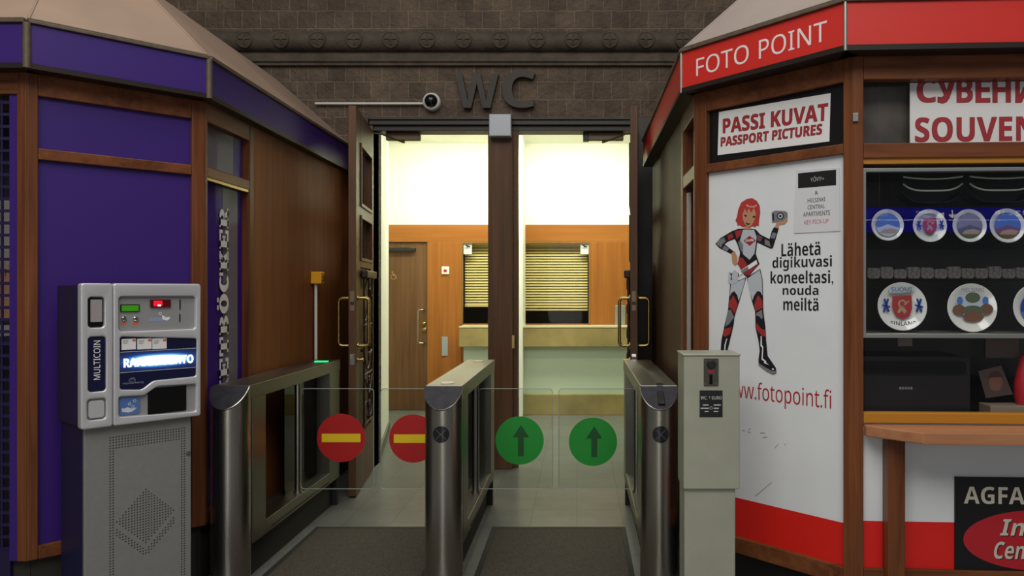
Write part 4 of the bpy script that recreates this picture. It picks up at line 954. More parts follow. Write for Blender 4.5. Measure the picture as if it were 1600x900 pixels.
m.mi = 2; m.tpx(fP, 'KEY PICK-UP', 1257.5, 351, 1295, 344.5, 0.0034)
m.build('lettering', [INK, mat('pale_ink', '#b8b6b4', 0.5), mat('magenta_ink', '#c03a6a', 0.5)], nt, smooth=False)
# AGFA board below the counter
a0, z1 = RF.px(1492, 745, -0.012); _, z0 = RF.px(1492, 893, -0.012)
m = MB(); m.fb(RF, a0, a0 + 0.55, -0.0185, -0.012, 0.353, z1); ag = tag(m.build('film_brand_sign', mat('black_board', '#131213', 0.4), None), 'black board reading AGFA with red oval below the counter', 'sign')
fA = Facet((W2[0] - 0.012 * RF.N[0], W2[1] - 0.012 * RF.N[1]), (W3[0] - 0.012 * RF.N[0], W3[1] - 0.012 * RF.N[1]))
m = MB(); P = fA.px
cs, cz = P(1625, 849); er, _ = P(1505, 849); rx = cs - er; m.disc(fA, cs, max(cz, 0.353 + 0.125), rx, 0.0006, 48, ry=0.125); m.mi = 1
a, zb = P(1506, 787); b, _ = P(1601, 787); _, zt_ = P(1506, 760); m.text(fA, '*AGFA', a, a + (b - a), zb, zt_, 0.0008)
def cut(st, k, x0, xm, yb, yt, dn, mi):
    a, zb = P(x0, yb); b, _ = P(xm, yb); _, zt_ = P(x0, yt); fr_ = measure(st, k, 0.0)
    m.mi = mi; m.text(fA, st, a, a + (b - a) / fr_, zb, zt_, dn, slant=0.22)
for dx, mi, dn in ((1.5, 2, 0.0008), (0, 1, 0.0012)):
    cut('*Image', 3, 1562 + dx, 1612 + dx, 839 + dx + 6, 811 + dx, dn, mi); cut('*Center', 4, 1553 + dx, 1602 + dx, 873 + dx, 846 + dx, dn, mi)
m.build('lettering', [mat('logo_red', '#b3202c', 0.4), mat('logo_cream', '#c9c6b4', 0.4), INK], ag, smooth=False)

# ---- souvenirs in the window
def plate(px, py, rpx, nd, label, group, decor, cover):
    s_, z_ = RF.px(px, py, nd); r = rpx * 3.32 / FPX
    c = RF.at(s_, nd, z_); base_z = z_ - r
    root = thing('souvenir_plate', label, 'plate', (c.x, c.y, base_z), group)
    ax = RF.at(0, 1, 0) - RF.at(0, 0, 0); ax = Vector((ax.x, ax.y, 0.10)).normalized()
    m = MB(); m.lathe(c, ax, [(0, -0.012), (r * 0.55, -0.012), (r * 0.97, 0.004), (r, 0.007), (r * 0.98, 0.009), (r * 0.66, -0.002), (r * 0.6, -0.0045), (0, -0.0045)], 40)
    m.build('china_body', PLATEW, root, smooth=60)
    m = MB(); f = Facet((c.x - RF.u[0], c.y - RF.u[1]), (c.x, c.y)); ftilt = f
    decor(m, f, f.L, z_, r)
    m.build('painted_picture', [BLUEI, BLUED, REDINK, GREENI, BROWNI, INK, GREYI, mat('pale_sky_ink', '#aebccb', 0.4), mat('sand_ink', '#a58e72', 0.4)], root, smooth=False)
    if cover:
        m = MB(); m.lathe(c + ax * 0.012, ax, [(r * 1.08, -0.01), (r * 1.08, 0.002), (r * 1.02, 0.012), (r * 0.6, 0.02), (0, 0.022)], 32); m.build('clear_cover', thin_glass('clear_plastic', '#f6f8fa', 1.35), root, smooth=50)
    m = MB(); m.tube([c - ax * 0.014 + Vector((-0.02, 0, -r * 0.9)), c - ax * 0.05 + Vector((-0.02, 0, -r + 0.008))], 0.003, 6); m.tube([c - ax * 0.014 + Vector((0.02, 0, -r * 0.9)), c - ax * 0.05 + Vector((0.02, 0, -r + 0.008))], 0.003, 6); m.build('stand_wire', CHROME, root)
    return root
def d_landscape(top, low, low2):
    def d(m, f, cs, cz, r):
        n = 0.011
        m.mi = top; m.disc(f, cs, cz, r * 0.72, n, 36); m.mi = low
        m.flat(f, [(cs + r * 0.72 * math.cos(a), cz + r * 0.72 * math.sin(a)) for a in [PI * 1.08 + PI * 0.84 * k / 14 for k in range(15)]] + [(cs + r * 0.3, cz - r * 0.05), (cs, cz + r * 0.06), (cs - r * 0.35, cz - r * 0.08)], n + 0.0005); m.mi = low2
        m.flat(f, [(cs - r * 0.5, cz - r * 0.5), (cs + r * 0.45, cz - r * 0.52), (cs + r * 0.6, cz - r * 0.3), (cs + r * 0.15, cz - r * 0.2), (cs - r * 0.3, cz - r * 0.28)], n + 0.001)
    return d
def d_shield(text):
    def d(m, f, cs, cz, r):
        n = 0.011
        sh = [(-0.42, 0.42), (0.36, 0.46), (0.38, -0.1), (0.28, -0.38), (0.0, -0.52), (-0.28, -0.38), (-0.42, -0.05)]
        m.mi = 2; m.flat(f, [(cs + a * r, cz + b * r) for a, b in sh], n)
        m.mi = 8; m.ring(f, cs - 0.02 * r, cz + 0.12 * r, 0.10 * r, 0.17 * r, n + 0.0006, 14, 0.3, 5.2); m.flat(f, [(cs - 0.12 * r, cz - 0.02 * r), (cs + 0.02 * r, cz + 0.03 * r), (cs + 0.16 * r, cz - 0.18 * r), (cs + 0.06 * r, cz - 0.32 * r), (cs - 0.02 * r, cz - 0.16 * r), (cs - 0.16 * r, cz - 0.28 * r), (cs - 0.22 * r, cz - 0.22 * r)], n + 0.0006); m.flat(f, [(cs + 0.1 * r, cz + 0.06 * r), (cs + 0.26 * r, cz + 0.2 * r), (cs + 0.24 * r, cz + 0.26 * r), (cs + 0.04 * r, cz + 0.1 * r)], n + 0.0006)
        for sg in (-1, 1):
            x = cs + sg * 0.66 * r; m.mi = 1
            for p in ([(-0.12, 0.3), (-0.04, 0.34), (0.14, -0.2), (0.06, -0.24)], [(0.12, 0.3), (0.04, 0.34), (-0.14, -0.2), (-0.06, -0.24)], [(-0.16, 0.1), (0.16, 0.02), (0.16, -0.06), (-0.16, 0.02)]): m.flat(f, [(x + a * r, cz + b * r) for a, b in p], n)
        if text:
            m.mi = 7; m.flat(f, [(cs - 0.55 * r, cz + 0.56 * r), (cs + 0.42 * r, cz + 0.62 * r), (cs + 0.46 * r, cz + 0.86 * r), (cs - 0.55 * r, cz + 0.8 * r)], n); m.mi = 5; m.text(f, 'SUOMI', cs - 0.46 * r, cs + 0.36 * r, cz + 0.62 * r, cz + 0.79 * r, n + 0.0006)
            m.mi = 5; m.text(f, 'FINLAND', cs - 0.48 * r, cs + 0.56 * r, cz - 0.78 * r, cz - 0.60 * r, n)
    return d
def d_city(m, f, cs, cz, r):
    n = 0.011
    for mi, cx_, cy_, rx, ry in ((7, 0, 0.12, 0.66, 0.5), (3, 0, 0.42, 0.3, 0.22), (4, -0.55, -0.08, 0.26, 0.22), (4, 0.55, -0.05, 0.26, 0.22), (3, 0, -0.12, 0.42, 0.22), (4, 0.02, -0.36, 0.42, 0.2), (0, -0.52, 0.3, 0.12, 0.16), (0, 0.5, 0.3, 0.12, 0.16)):
        m.mi = mi; n += 0.0004; m.disc(f, cs + cx_ * r, cz + cy_ * r, rx * r, n, 18, ry=ry * r)
    m.mi = 6; m.text(f, 'HELSINKI', cs - 0.45 * r, cs + 0.45 * r, cz + 0.66 * r, cz + 0.82 * r, n)
gU, gL = 'wrapped plates on the upper shelf', 'plates on the lower shelf'
plate(1386, 352, 25, -0.11, 'small wrapped plate with blue sky picture, nearest the window corner', gU, d_landscape(0, 7, 8), True)
plate(1452, 353, 26, -0.11, 'small wrapped plate with red shield and two flags', gU, d_shield(False), True)
plate(1514, 353, 26, -0.11, 'small wrapped plate with grey-green town view', gU, d_landscape(6, 3, 8), True)
plate(1573, 353, 27, -0.11, 'small wrapped plate with brown harbour view', gU, d_landscape(0, 4, 8), True)
plate(1409, 479, 38, -0.11, 'large white plate reading SUOMI FINLAND with red shield', gL, d_shield(True), False)
plate(1518, 481, 38, -0.11, 'large white plate with brown and green city views', gL, d_city, False)
plate(1621, 481, 38, -0.11, 'large plate with deep blue picture, cut off by the photo edge', gL, d_landscape(1, 0, 4), False)
# clear trays on the top shelf
for px0, px1, lab in ((1408, 1500, 'clear curved plastic tray on top shelf nearer the window corner'), (1511, 1612, 'clear curved plastic tray on top shelf farther from the window corner')):
    s0, z0 = RF.px(px0, 316, -0.12); s1, z1 = RF.px(px1, 266, -0.12)
    t = thing('plastic_tray', lab, 'tray', RF.at((s0 + s1) / 2, -0.16, 1.869), 'clear trays on the top shelf')
    m = MB(); N = 14
    for n0 in (-0.22, -0.10):
        pts = []
        for k in range(N + 1):
            q = k / N; pts.append((s0 + (s1 - s0) * q, 1.874 + 0.045 * (2 * q - 1) ** 4))
        pts = pts + [(s1, 1.985), (s1 - 0.003, 1.985)] + [(a, z + 0.004) for a, z in reversed(pts)] + [(s0 + 0.003, 1.985), (s0, 1.985)]
        m.fprism(RF, pts, n0, n0 + 0.003)
    for k in range(N):
        q0, q1 = k / N, (k + 1) / N; zz = lambda q: 1.874 + 0.045 * (2 * q - 1) ** 4
        m.hexa([RF.at(s0 + (s1 - s0) * q0, -0.10, zz(q0)), RF.at(s0 + (s1 - s0) * q1, -0.10, zz(q1)), RF.at(s0 + (s1 - s0) * q1, -0.22, zz(q1)), RF.at(s0 + (s1 - s0) * q0, -0.22, zz(q0)), RF.at(s0 + (s1 - s0) * q0, -0.10, zz(q0) + 0.004), RF.at(s0 + (s1 - s0) * q1, -0.10, zz(q1) + 0.004), RF.at(s0 + (s1 - s0) * q1, -0.22, zz(q1) + 0.004), RF.at(s0 + (s1 - s0) * q0, -0.22, zz(q0) + 0.004)])
    m.build('tray_shell', thin_glass('tray_plastic', '#e6ece8', 1.6, 0.08, 1.6), t, smooth=40)
    m = MB(); m.tube([RF.at(s0 + (s1 - s0) * k / N, -0.095, 1.925 + 0.03 * (2 * k / N - 1) ** 4) for k in range(N + 1)], 0.004, 8); m.tube([RF.at(s0 + (s1 - s0) * k / N, -0.095, 1.975 + 0.01 * (2 * k / N - 1) ** 2) for k in range(N + 1)], 0.004, 8); m.build('tray_rim', mat('pale_plastic_rim', '#b4bdb2', 0.2), t, smooth=45)
# row of small wrapped trinkets on the middle shelf
for k in range(12):
    s_ = 0.085 + 0.056 * k; hh = 0.046 + 0.006 * math.sin(k * 2.3)
    m = MB(); m.fprism(RF, rrect(s_, s_ + 0.0545, 1.553, 1.553 + hh, 0.012, 3), -0.13, -0.10)
    o = m.build('trinket_packet', mat('grey_wrapped_trinket', '#55534f', 0.35, noise=0.6, nscale=90), None, bevel=0.004, smooth=40)
    tag(o, 'small grey wrapped trinket packet in the row between plate shelves', 'packet', 'trinket packets on the middle shelf')
# photo printer and prints low in the window
t = thing('photo_printer', 'large black photo printer low in the souvenir window', 'printer', RF.at(0.26, -0.25, 0.955))
sA, zA = RF.px(1352, 552, -0.12); sB, _ = RF.px(1516, 552, -0.12)
m = MB(); m.fprism(RF, rrect(0.06, sB, 0.957, 1.222, 0.02, 4), -0.40, -0.12); m.build('printer_body', mat('printer_black', '#1d1c1d', 0.35), t, bevel=0.006, smooth=40)
m = MB(); m.fprism(RF, rrect(0.075, sB - 0.02, 1.15, 1.20, 0.012, 4), -0.12, -0.112); m.build('paper_slot', BLACKG, t)
fp_ = Facet((W2[0] - 0.119 * RF.N[0], W2[1] - 0.119 * RF.N[1]), (W3[0] - 0.119 * RF.N[0], W3[1] - 0.119 * RF.N[1]))
m = MB()
for k, wd in enumerate((3.4, 3, 3.2, 3, 3.4)): m.fpx(fp_, [(1405 + 4.3 * k, 604.5), (1405 + 4.3 * k + wd, 604.5), (1405 + 4.3 * k + wd, 608.5), (1405 + 4.3 * k, 608.5)], 0.0006)
m.build('maker_badge', GREYI, t, smooth=False)
fq = Facet((W2[0] - 0.15 * RF.N[0], W2[1] - 0.15 * RF.N[1]), (W3[0] - 0.15 * RF.N[0], W3[1] - 0.15 * RF.N[1]))
m = MB(); m.fprism(fq, [fq.px(1540, 622), fq.px(1582, 616), fq.px(1564, 571), fq.px(1528, 580)], 0, 0.003); pr = tag(m.build('photo_print', mat('dim_photo_print', '#4a3f3c', 0.4), None), 'tilted photo print of a face standing behind the printer corner', 'photo')
m = MB(); m.flat(fq, [(fq.px(1555 + 11 * math.cos(k * PI / 8), 598 + 13 * math.sin(k * PI / 8))) for k in range(16)], 0.0036); m.mi = 1; m.fpx(fq, [(1543, 590), (1548, 581), (1558, 579), (1566, 588), (1556, 589)], 0.0040); m.build('printed_face', [mat('dim_skin_print', '#6e4b3e', 0.5), mat('dim_brown_print', '#3a241e', 0.5)], pr, smooth=False)
a0, z0 = RF.px(1546, 645, -0.10)
m = MB(); m.fb(RF, a0, a0 + 0.3, -0.2, -0.09, 0.956, 1.018); bx_ = m.build('card_box', mat('beige_card', '#8a7b68', 0.6), None, bevel=0.004); tag(bx_, 'beige card box on the window floor beside the black printer', 'box')
m = MB(); m.fb(RF, a0 + 0.06, a0 + 0.085, -0.0899, -0.089, 0.962, 0.98); m.build('black_mark', INK, bx_)
s_, z_ = RF.px(1607, 585, -0.1)
m = MB(); m.lathe(RF.at(s_, -0.14, 1.019), (0, 0, 1), [(0.03, 0), (0.038, 0.04), (0.036, 0.10), (0.022, 0.17), (0.014, 0.21), (0.0, 0.215)], 18); rd = m.build('souvenir_pouch', mat('red_cloth', '#b0182a', 0.6), None, smooth=50); tag(rd, 'red cloth pouch standing on the beige card box', 'pouch')
m = MB(); m.fprism(fq, [fq.px(1403, 541), fq.px(1425, 541), fq.px(1425, 523), fq.px(1402, 523)], 0, 0.003); tag(m.build('price_card', mat('grey_card', '#77726a', 0.5), None), 'small grey price card hanging under the lower plate shelf', 'card')
m = MB(); a0, z0 = RF.px(1540, 552, -0.2); m.fb(RF, a0, a0 + 0.14, -0.22, -0.2, 1.21, 1.30); o = m.build('card_rack', mat('dim_card', '#5f544c', 0.6), None); tag(o, 'dim card rack behind the tilted photo print', 'rack')

# ------------------------------------------------------------------ turnstiles
def turnstile(xc, label, gates, extra):
    Y0, Y1, hw, zt_, zb_ = 4.0, 5.52, 0.095, 1.017, 0.19
    t = thing('turnstile', label, 'turnstile', (xc, 4.7, 0), 'brushed steel turnstiles')
    x0, x1 = xc - hw, xc + hw
    m = MB(); m.box(x0, x1, Y0 + 0.002, Y1, 0.942, zt_); m.build('top_beam', STY, t, bevel=0.003)
    m = MB(); m.box(x0 + 0.003, x1 - 0.003, Y0 + 0.05, Y0 + 0.22, zb_, 0.942); m.build('front_column', STF, t, bevel=0.003)
    m = MB(); m.box(x0 + 0.003, x1 - 0.003, Y1 - 0.22, Y1 - 0.002, zb_, 0.942); m.build('rear_column', STF, t, bevel=0.003)
    m = MB(); m.box(x0 + 0.003, x1 - 0.003, Y0 + 0.22, Y1 - 0.22, zb_, 0.265); m.build('bottom_beam', STY, t, bevel=0.003)
    m = MB()
    for sx in (x0, x1): m.box(sx - 0.002, sx + 0.002, Y0 + 0.30, Y1 - 0.25, 0.205, 0.212)
    m.build('seam_line', BLACK, t)
    m = MB(); m.box(xc - 0.05, xc + 0.05, Y0 + 0.08, Y1 - 0.05, 0, zb_); m.box(x0 + 0.01, x1 - 0.01, Y1 - 0.05, Y1 - 0.012, 0.0, zb_); m.build('plinth', RUBBER, t)
    # round front post, cut by a sloping cap
    m = MB(); seg = 40; r = hw
    slope = (zt_ - 0.913) / r
    bot, top, cap = [], [], []
    for k in range(seg):
        a = 2 * PI * k / seg; x = xc + r * math.cos(a); y = Y0 + r * math.sin(a)
        z = zt_ if y >= Y0 else zt_ - slope * (Y0 - y)
        bot.append(m.bm.verts.new((x, y, 0))); top.append(m.bm.verts.new((x, y, z - 0.004)))
    for k in range(seg): m._face([bot[k], bot[(k + 1) % seg], top[(k + 1) % seg], top[k]])
    m._face(bot[::-1])
    m.build('round_post', ST, t, smooth=40)
    m = MB(); pts = [(xc + r * math.cos(PI + PI * k / 24) * 1.01, Y0 + r * math.sin(PI + PI * k / 24) * 1.01) for k in range(25)]
    poly = [(x, y, zt_ - slope * (Y0 - y) * 0.99 - 0.012) for x, y in pts]
    m.prism(poly, (0, -0.0065, 0.009)); m.build('sloping_cap', STD, t, smooth=40)
    m = MB(); m.tube([(x, y - 0.004, z + 0.006) for x, y, z in poly], 0.0035, 6); m.build('cap_rim', ST, t, smooth=45)
    m = MB(); m.box(xc - 0.004, xc + 0.004, 4.72, 5.29, 0.268, 0.938); m.build('infill_pane', SMOKE, t)
    sides = [g[0] for g in gates]
    for s_ in sides:
        xp = xc + s_ * 0.055
        m = MB(); m.tube([(xp, 4.80, 0.265), (xp, 4.80, 0.942)], 0.019, 16); m.tube([(xp, 4.80, 0.265), (xp, 4.80, 0.275)], 0.026, 16); m.build('pivot_pole', ST, t, smooth=40)
    for s_, xa, xb, kind in gates:
        f = wall_at(4.80)
        a, b = sorted((xa, xb))
        m = MB(); m.fprism(f, rrect(a, b, 0.285, 0.90, 0.022, 4), -0.005, 0.005, side_mi=1); gp = m.build('gate_panel', [ACRYL, EDGE], t)
        m = MB(); rp = rrect(a, b, 0.285, 0.90, 0.022, 4); m.tube([f.at(q_, 0, w_) for q_, w_ in rp + rp[:1]], 0.0024, 6, caps=False); m.build('polished_edge', EDGE, gp, smooth=50)
        m = MB()
        cx_ = kind[1]; cz_ = kind[2]; R_ = 0.1485
        m.lathe(f.at(cx_, 0.0055, cz_), (0, -1, 0), [(R_, 0), (R_, 0.0008), (0, 0.0008)], 48)
        m.mi = 1
        if kind[0] == 'stop': m.fb(f, cx_ - 0.119, cx_ + 0.119, 0.0064, 0.0072, cz_ - 0.026, cz_ + 0.026)
        else: m.fprism(f, [(cx_ + 0.008 + q * 0.001, cz_ + w_ * 0.001) for q, w_ in ((-18, -95), (18, -95), (18, 20), (50, 20), (0, 96), (-50, 20), (-18, 20))], 0.0064, 0.0072)
        note(m.build('sticker', [STKRED, STKYEL] if kind[0] == 'stop' else [STKGRN, STKDG], gp), 'red no-entry sticker with yellow bar' if kind[0] == 'stop' else 'green sticker with dark arrow pointing up')
    if 'oval' in extra:
        for y in (4.10, 5.36):
            m = MB(); m.prism([(xc + 0.035 * math.cos(k * PI / 10), y + 0.05 * math.sin(k * PI / 10), zt_) for k in range(20)], (0, 0, 0.004)); m.build('top_light', mat('pale_lens', '#c9c7b8', 0.3), t)
    if 'green' in extra:
        m = MB(); m.box(xc - 0.02, xc + 0.065, 5.32, 5.36, zt_, zt_ + 0.006); m.build('status_light', mat('green_light', '#20c070', 0.4, emit='#18e080', es=1.6), t)
    if 'disc' in extra:
        fy = wall_at(Y0); zc_ = HC - (679 - CY) * 3.905 / FPX; R_ = 0.041; N = 16
        m = MB()
        def cyl(a, z, e): return (xc + (r + e) * math.sin(a), Y0 - (r + e) * math.cos(a), z)
        for i in range(N):
            for j in range(N):
                x0_, x1_ = -1 + 2 * i / N, -1 + 2 * (i + 1) / N; y0_, y1_ = -1 + 2 * j / N, -1 + 2 * (j + 1) / N
                if max(abs(x0_ + x1_) / 2, 0) ** 2 + ((y0_ + y1_) / 2) ** 2 > 1.0: continue
                m.mi = 1 if abs(abs(x0_ + x1_) - abs(y0_ + y1_)) < 0.05 and abs(x0_ + x1_) < 1.3 else 0
                m._face([m.bm.verts.new(cyl(a * R_ / r, zc_ + b * R_, 0.002)) for a, b in ((x0_, y0_), (x1_, y0_), (x1_, y1_), (x0_, y1_))])
        bmesh.ops.remove_doubles(m.bm, verts=m.bm.verts, dist=1e-5)
        m.build('pictogram_light', [mat('dark_lens', '#1d2021', 0.2), mat('lens_cross', '#4a5254', 0.4)], t, smooth=60)
    if 'slot' in extra:
        zf = lambda y: zt_ - slope * (Y0 - y)
        m = MB(); m.hexa([(xc - 0.012, 3.912, zf(3.912)), (xc + 0.022, 3.912, zf(3.912)), (xc + 0.022, 4.02, zt_), (xc - 0.012, 4.02, zt_), (xc - 0.012, 3.906, zf(3.912) + 0.02), (xc + 0.022, 3.906, zf(3.912) + 0.02), (xc + 0.022, 4.02, zt_ + 0.012), (xc - 0.012, 4.02, zt_ + 0.012)]); m.build('card_slot', BLACK, t, bevel=0.003)
    return t
def gx(u): return (u - CX) * 4.8 / FPX
def gz(v): return HC - (v - CY) * 4.8 / FPX
turnstile(-1.785, 'brushed steel turnstile beside the purple kiosk, green light on top', [(1, gx(470), gx(584), ('stop', gx(533.5), gz(684)))], ('green',))
turnstile(-0.692, 'brushed steel turnstile in the middle, between both lanes', [(-1, gx(595), gx(708), ('stop', gx(646), gz(685))), (1, gx(748), gx(863.5), ('go', gx(812), gz(688)))], ('oval', 'disc'))
turnstile(0.408, 'brushed steel turnstile with black card slot beside the coin box', [(-1, gx(873), gx(993), ('go', gx(926.5), gz(690)))], ('disc', 'slot'))

# mats in the lanes
for x0, x1, lab in ((-1.66, -0.80, 'dark ribbed floor mat in lane with red no-entry discs'), (-0.55, 0.29, 'dark ribbed floor mat in lane with green arrow discs')):
    t = thing('floor_mat', lab, 'mat', ((x0 + x1) / 2, 3.9, 0), 'floor mats in the lanes')
    m = MB(); m.box(x0 + 0.03, x1 - 0.03, 2.6, 4.90, 0, 0.012); m.build('pile', MATM, t)
    m = MB(); m.box(x0, x0 + 0.03, 2.6, 4.93, 0, 0.014); m.box(x1 - 0.03, x1, 2.6, 4.93, 0, 0.014); m.box(x0 + 0.03, x1 - 0.03, 4.90, 4.93, 0, 0.014); m.build('rubber_border', RUBBER, t, bevel=0.003)

# ------------------------------------------------------------------ coin box
f = Facet((0.441, 3.30), (0.679, 3.30))
cb = thing('coin_box', 'grey-green metal coin box on a post reading WC 1 EURO', 'coin box', (0.56, 3.39, 0))
m = MB(); m.box(0.441, 0.679, 3.30, 3.49, 0.662, 1.228); m.build('cabinet', COIN, cb, bevel=0.005)
m = MB(); m.box(0.437, 0.682, 3.296, 3.494, 1.226, 1.236); m.build('lid', COIN, cb, bevel=0.003)
m = MB(); m.box(0.446, 0.663, 3.315, 3.475, 0.0, 0.662); m.build('pedestal', COIN, cb, bevel=0.004)
P = lambda x, y: f.px(x, y)
a, z0 = P(1099.5, 603); b, z1 = P(1122.5, 560)
m = MB(); m.fprism(f, rrect(a, b, z0, z1, 0.004, 3), 0, 0.004); pl = m.build('coin_plate', mat('dark_nickel', '#5f5c55', 0.35, metal=0.8), cb, bevel=0.001)
for x, y in ((1102, 563), (1120, 563), (1102, 599.5), (1120, 599.5)):
    s_, z_ = P(x, y); m = MB(); m.lathe(f.at(s_, 0.004, z_), (0, -1, 0), [(0.0035, 0), (0.003, 0.002), (0, 0.0022)], 10); m.build('screw', CHROME, pl, smooth=40)
s_, z_ = P(1111, 569); m = MB(); m.lathe(f.at(s_, 0.004, z_), (0, -1, 0), [(0.0185, 0), (0.0185, 0.008), (0.015, 0.012), (0, 0.012)], 24); m.build('return_button', BLACK, pl, smooth=40)
a, z0 = P(1106.5, 582); b, z1 = P(1115.5, 577); m = MB(); m.fb(f, a, b, 0.004, 0.0052, z0, z1); m.build('red_label', mat('red_lens', '#b02028', 0.4), pl)
a, z0 = P(1108, 600); b, z1 = P(1113, 585); m = MB(); m.fb(f, a, b, 0.004, 0.0052, z0, z1); m.fb(f, (a + b) / 2 - 0.002, (a + b) / 2 + 0.002, 0.0052, 0.008, z0 + 0.002, z1); m.build('coin_slot', BLACKG, pl)
a, z0 = P(1093, 652); b, z1 = P(1129, 610); m = MB(); m.fb(f, a, b, 0, 0.0008, z0, z1); lb = m.build('price_label', mat('black_label', '#151417', 0.4), cb)
m = MB(); m.tpx(f, 'WC. 1 EURO', 1094.5, 624, 1127.5, 619, 0.0013, bold=0.006)
for x, y, w_ in ((1098, 632, 9), (1094.5, 637, 13), (1101, 642, 6), (1115, 632, 11), (1115, 637, 8), (1115, 642, 7)): m.fpx(f, [(x, y), (x + w_, y), (x + w_, y + 1.6), (x, y + 1.6)], 0.0013)
s_, z_ = P(1111, 637.5); m.ring(f, s_, z_, 0.005, 0.0065, 0.0013, 16); m.build('lettering', mat('white_label_ink', '#c8c8c8', 0.5), lb, smooth=False)

# ------------------------------------------------------------------ change machine
M = Facet((-2.0735, 3.25), (-1.758, 3.63)); Lm = M.L
cm = thing('change_machine', 'silver and navy coin change machine standing before purple kiosk', 'change machine', (M.at(Lm / 2, -0.16, 0).x, M.at(Lm / 2, -0.16, 0).y, 0))
m = MB(); m.fb(M, 0.004, Lm - 0.004, -0.31, -0.045, 0.93, 1.528); m.build('head_body', NAVY, cm, bevel=0.006)
m = MB(); m.fb(M, 0.02, Lm - 0.03, -0.31, -0.05, 0.0, 0.93); m.build('pedestal_body', NAVY, cm, bevel=0.004)
m = MB(); m.fb(M, 0.022, Lm - 0.032, -0.05, -0.03, 0.02, 0.925); pdoor = m.build('pedestal_door', PEDG, cm, bevel=0.003)
# perforation pattern: frame, arrow-like diamond
holes = []
fM = Facet(tuple(M.at(0, -0.03, 0))[:2], tuple(M.at(Lm, -0.03, 0))[:2])
def hole(m, s_, z_): m.disc(fM, s_, z_, 0.0032, 0.0006, 6)
Q = lambda x, y: fM.px(x, y)
m = MB(); p = 0.0118
sl, ztop = Q(172, 684); sr, _ = Q(288, 674); zb2 = 0.10
ns = int((sr - sl) / p)
for i in range(ns + 1):
    for j in range(5): hole(m, sl + i * (sr - sl) / ns, ztop - j * p)
k = 5
while ztop - k * p > zb2:
    for i in (0, 1, ns - 1, ns): hole(m, sl + i * (sr - sl) / ns, ztop - k * p)
    k += 1
cS, cZ = Q(228, 806); hw_, hh_ = 0.125, 0.125
for i in range(-12, 13):
    for j in range(-20, 13):
        s_, z_ = i * p, j * p
        if abs(s_) + abs(z_ - 0.0) <= 0.125 and True and not (z_ < -0.125 + 0.0): hole(m, cS + s_, cZ + z_)
        elif -0.175 < z_ < 0 and 0.143 < abs(s_) + abs(z_) < 0.188 and abs(s_) < 0.128: hole(m, cS + s_, cZ + z_)
m.build('perforations', mat('hole_black', '#1d1d1c', 0.8), pdoor, smooth=False)
m = MB(); s_, z_ = Q(294, 708); m.lathe(fM.at(s_, 0, z_), fM.at(0, 1, 0) - fM.at(0, 0, 0), [(0.010, 0), (0.010, 0.004), (0, 0.005)], 16); m.build('door_lock', mat('dull_lock', '#77736b', 0.4, metal=0.6), pdoor, smooth=40)
# moulded front in two pieces
Z0, Z1 = 0.921, 1.534
def pp(x, y): return M.px(x, y)
def rr(x0, y1, x1, y0, r=0.012):
    a, z0 = pp(x0, y1); b, z1 = pp(x1, y0)
    zA = pp(x0, y0)[1]; zB = pp(x1, y1)[1]
    return rrect(a, b, (z0 + zB) / 2, (z1 + zA) / 2, r)
split = 0.5 * (pp(177, 560)[0] + pp(177, 560)[0])
hl = [rr(138, 512, 163.5, 464, 0.014), rr(138, 612, 166, 526, 0.014), rr(136.5, 656, 166, 623, 0.014)]
plate_with_holes(M, rrect(0, split - 0.001, Z0, Z1, 0.012), hl, -0.045, 0.0, 'coin_side_front', SILV, cm, 0.006)
tray = [pp(189, 668), ]
dsp = [(a, z) for a, z in [pp(188, 609), pp(222, 609), pp(240, 595), pp(307, 588), pp(308, 529), pp(188, 526)]]
pay = [pp(186, 652), pp(307, 643), pp(307, 600), pp(246, 604), pp(226, 618), pp(186, 620)]
top = rr(186, 516, 306, 463, 0.014)
def soften(pts, r=0.012, n=4):
    out = []
    L_ = len(pts)
    for i in range(L_):
        p0, p1, p2 = Vector(pts[i - 1]), Vector(pts[i]), Vector(pts[(i + 1) % L_])
        rr_ = min(r, (p0 - p1).length / 2.2, (p2 - p1).length / 2.2)
        a = p1 + (p0 - p1).normalized() * rr_; b = p1 + (p2 - p1).normalized() * rr_
        for k in range(n + 1):
            t_ = k / n; q = a * (1 - t_) ** 2 + p1 * 2 * t_ * (1 - t_) + b * t_ ** 2; out.append((q.x, q.y))
    return out
dsp_, pay_ = soften(dsp), soften(pay)
plate_with_holes(M, rrect(split + 0.001, Lm, Z0, Z1, 0.012), [top, dsp_, pay_], -0.045, 0.0, 'main_front', SILV, cm, 0.006)
m = MB(); m.fb(M, 0.01, Lm - 0.01, -0.046, -0.016, Z0 + 0.012, Z1 - 0.012); m.build('recess_back', SILVR, cm)
# coin side: glossy reader, name strip, blank button
m = MB(); m.fprism(M, rr(139, 511, 162.5, 465, 0.012), -0.016, -0.010); m.build('reader_bezel', BLACKG, cm)
m = MB(); m.fprism(M, rr(142.5, 503, 160.5, 468, 0.003), -0.010, -0.006); m.build('reader_window', mat('mirror_film', '#b0a8aa', 0.35, metal=0.3), cm)
m = MB(); m.fprism(M, rr(139, 611, 165, 527, 0.012), -0.016, -0.006); ns_ = m.build('name_strip', NAVYP, cm)
a, z0 = pp(147, 594); b, z1 = pp(157.5, 532); m = MB(); m.text(M, 'MULTICOIN', a, b, z0, z1, -0.0054, up=True); m.build('lettering', CREAM, ns_, smooth=False)
m = MB(); m.fprism(M, rr(139, 653, 163.5, 626, 0.012), -0.016, -0.004); m.build('blank_button', SILV, cm, bevel=0.003)
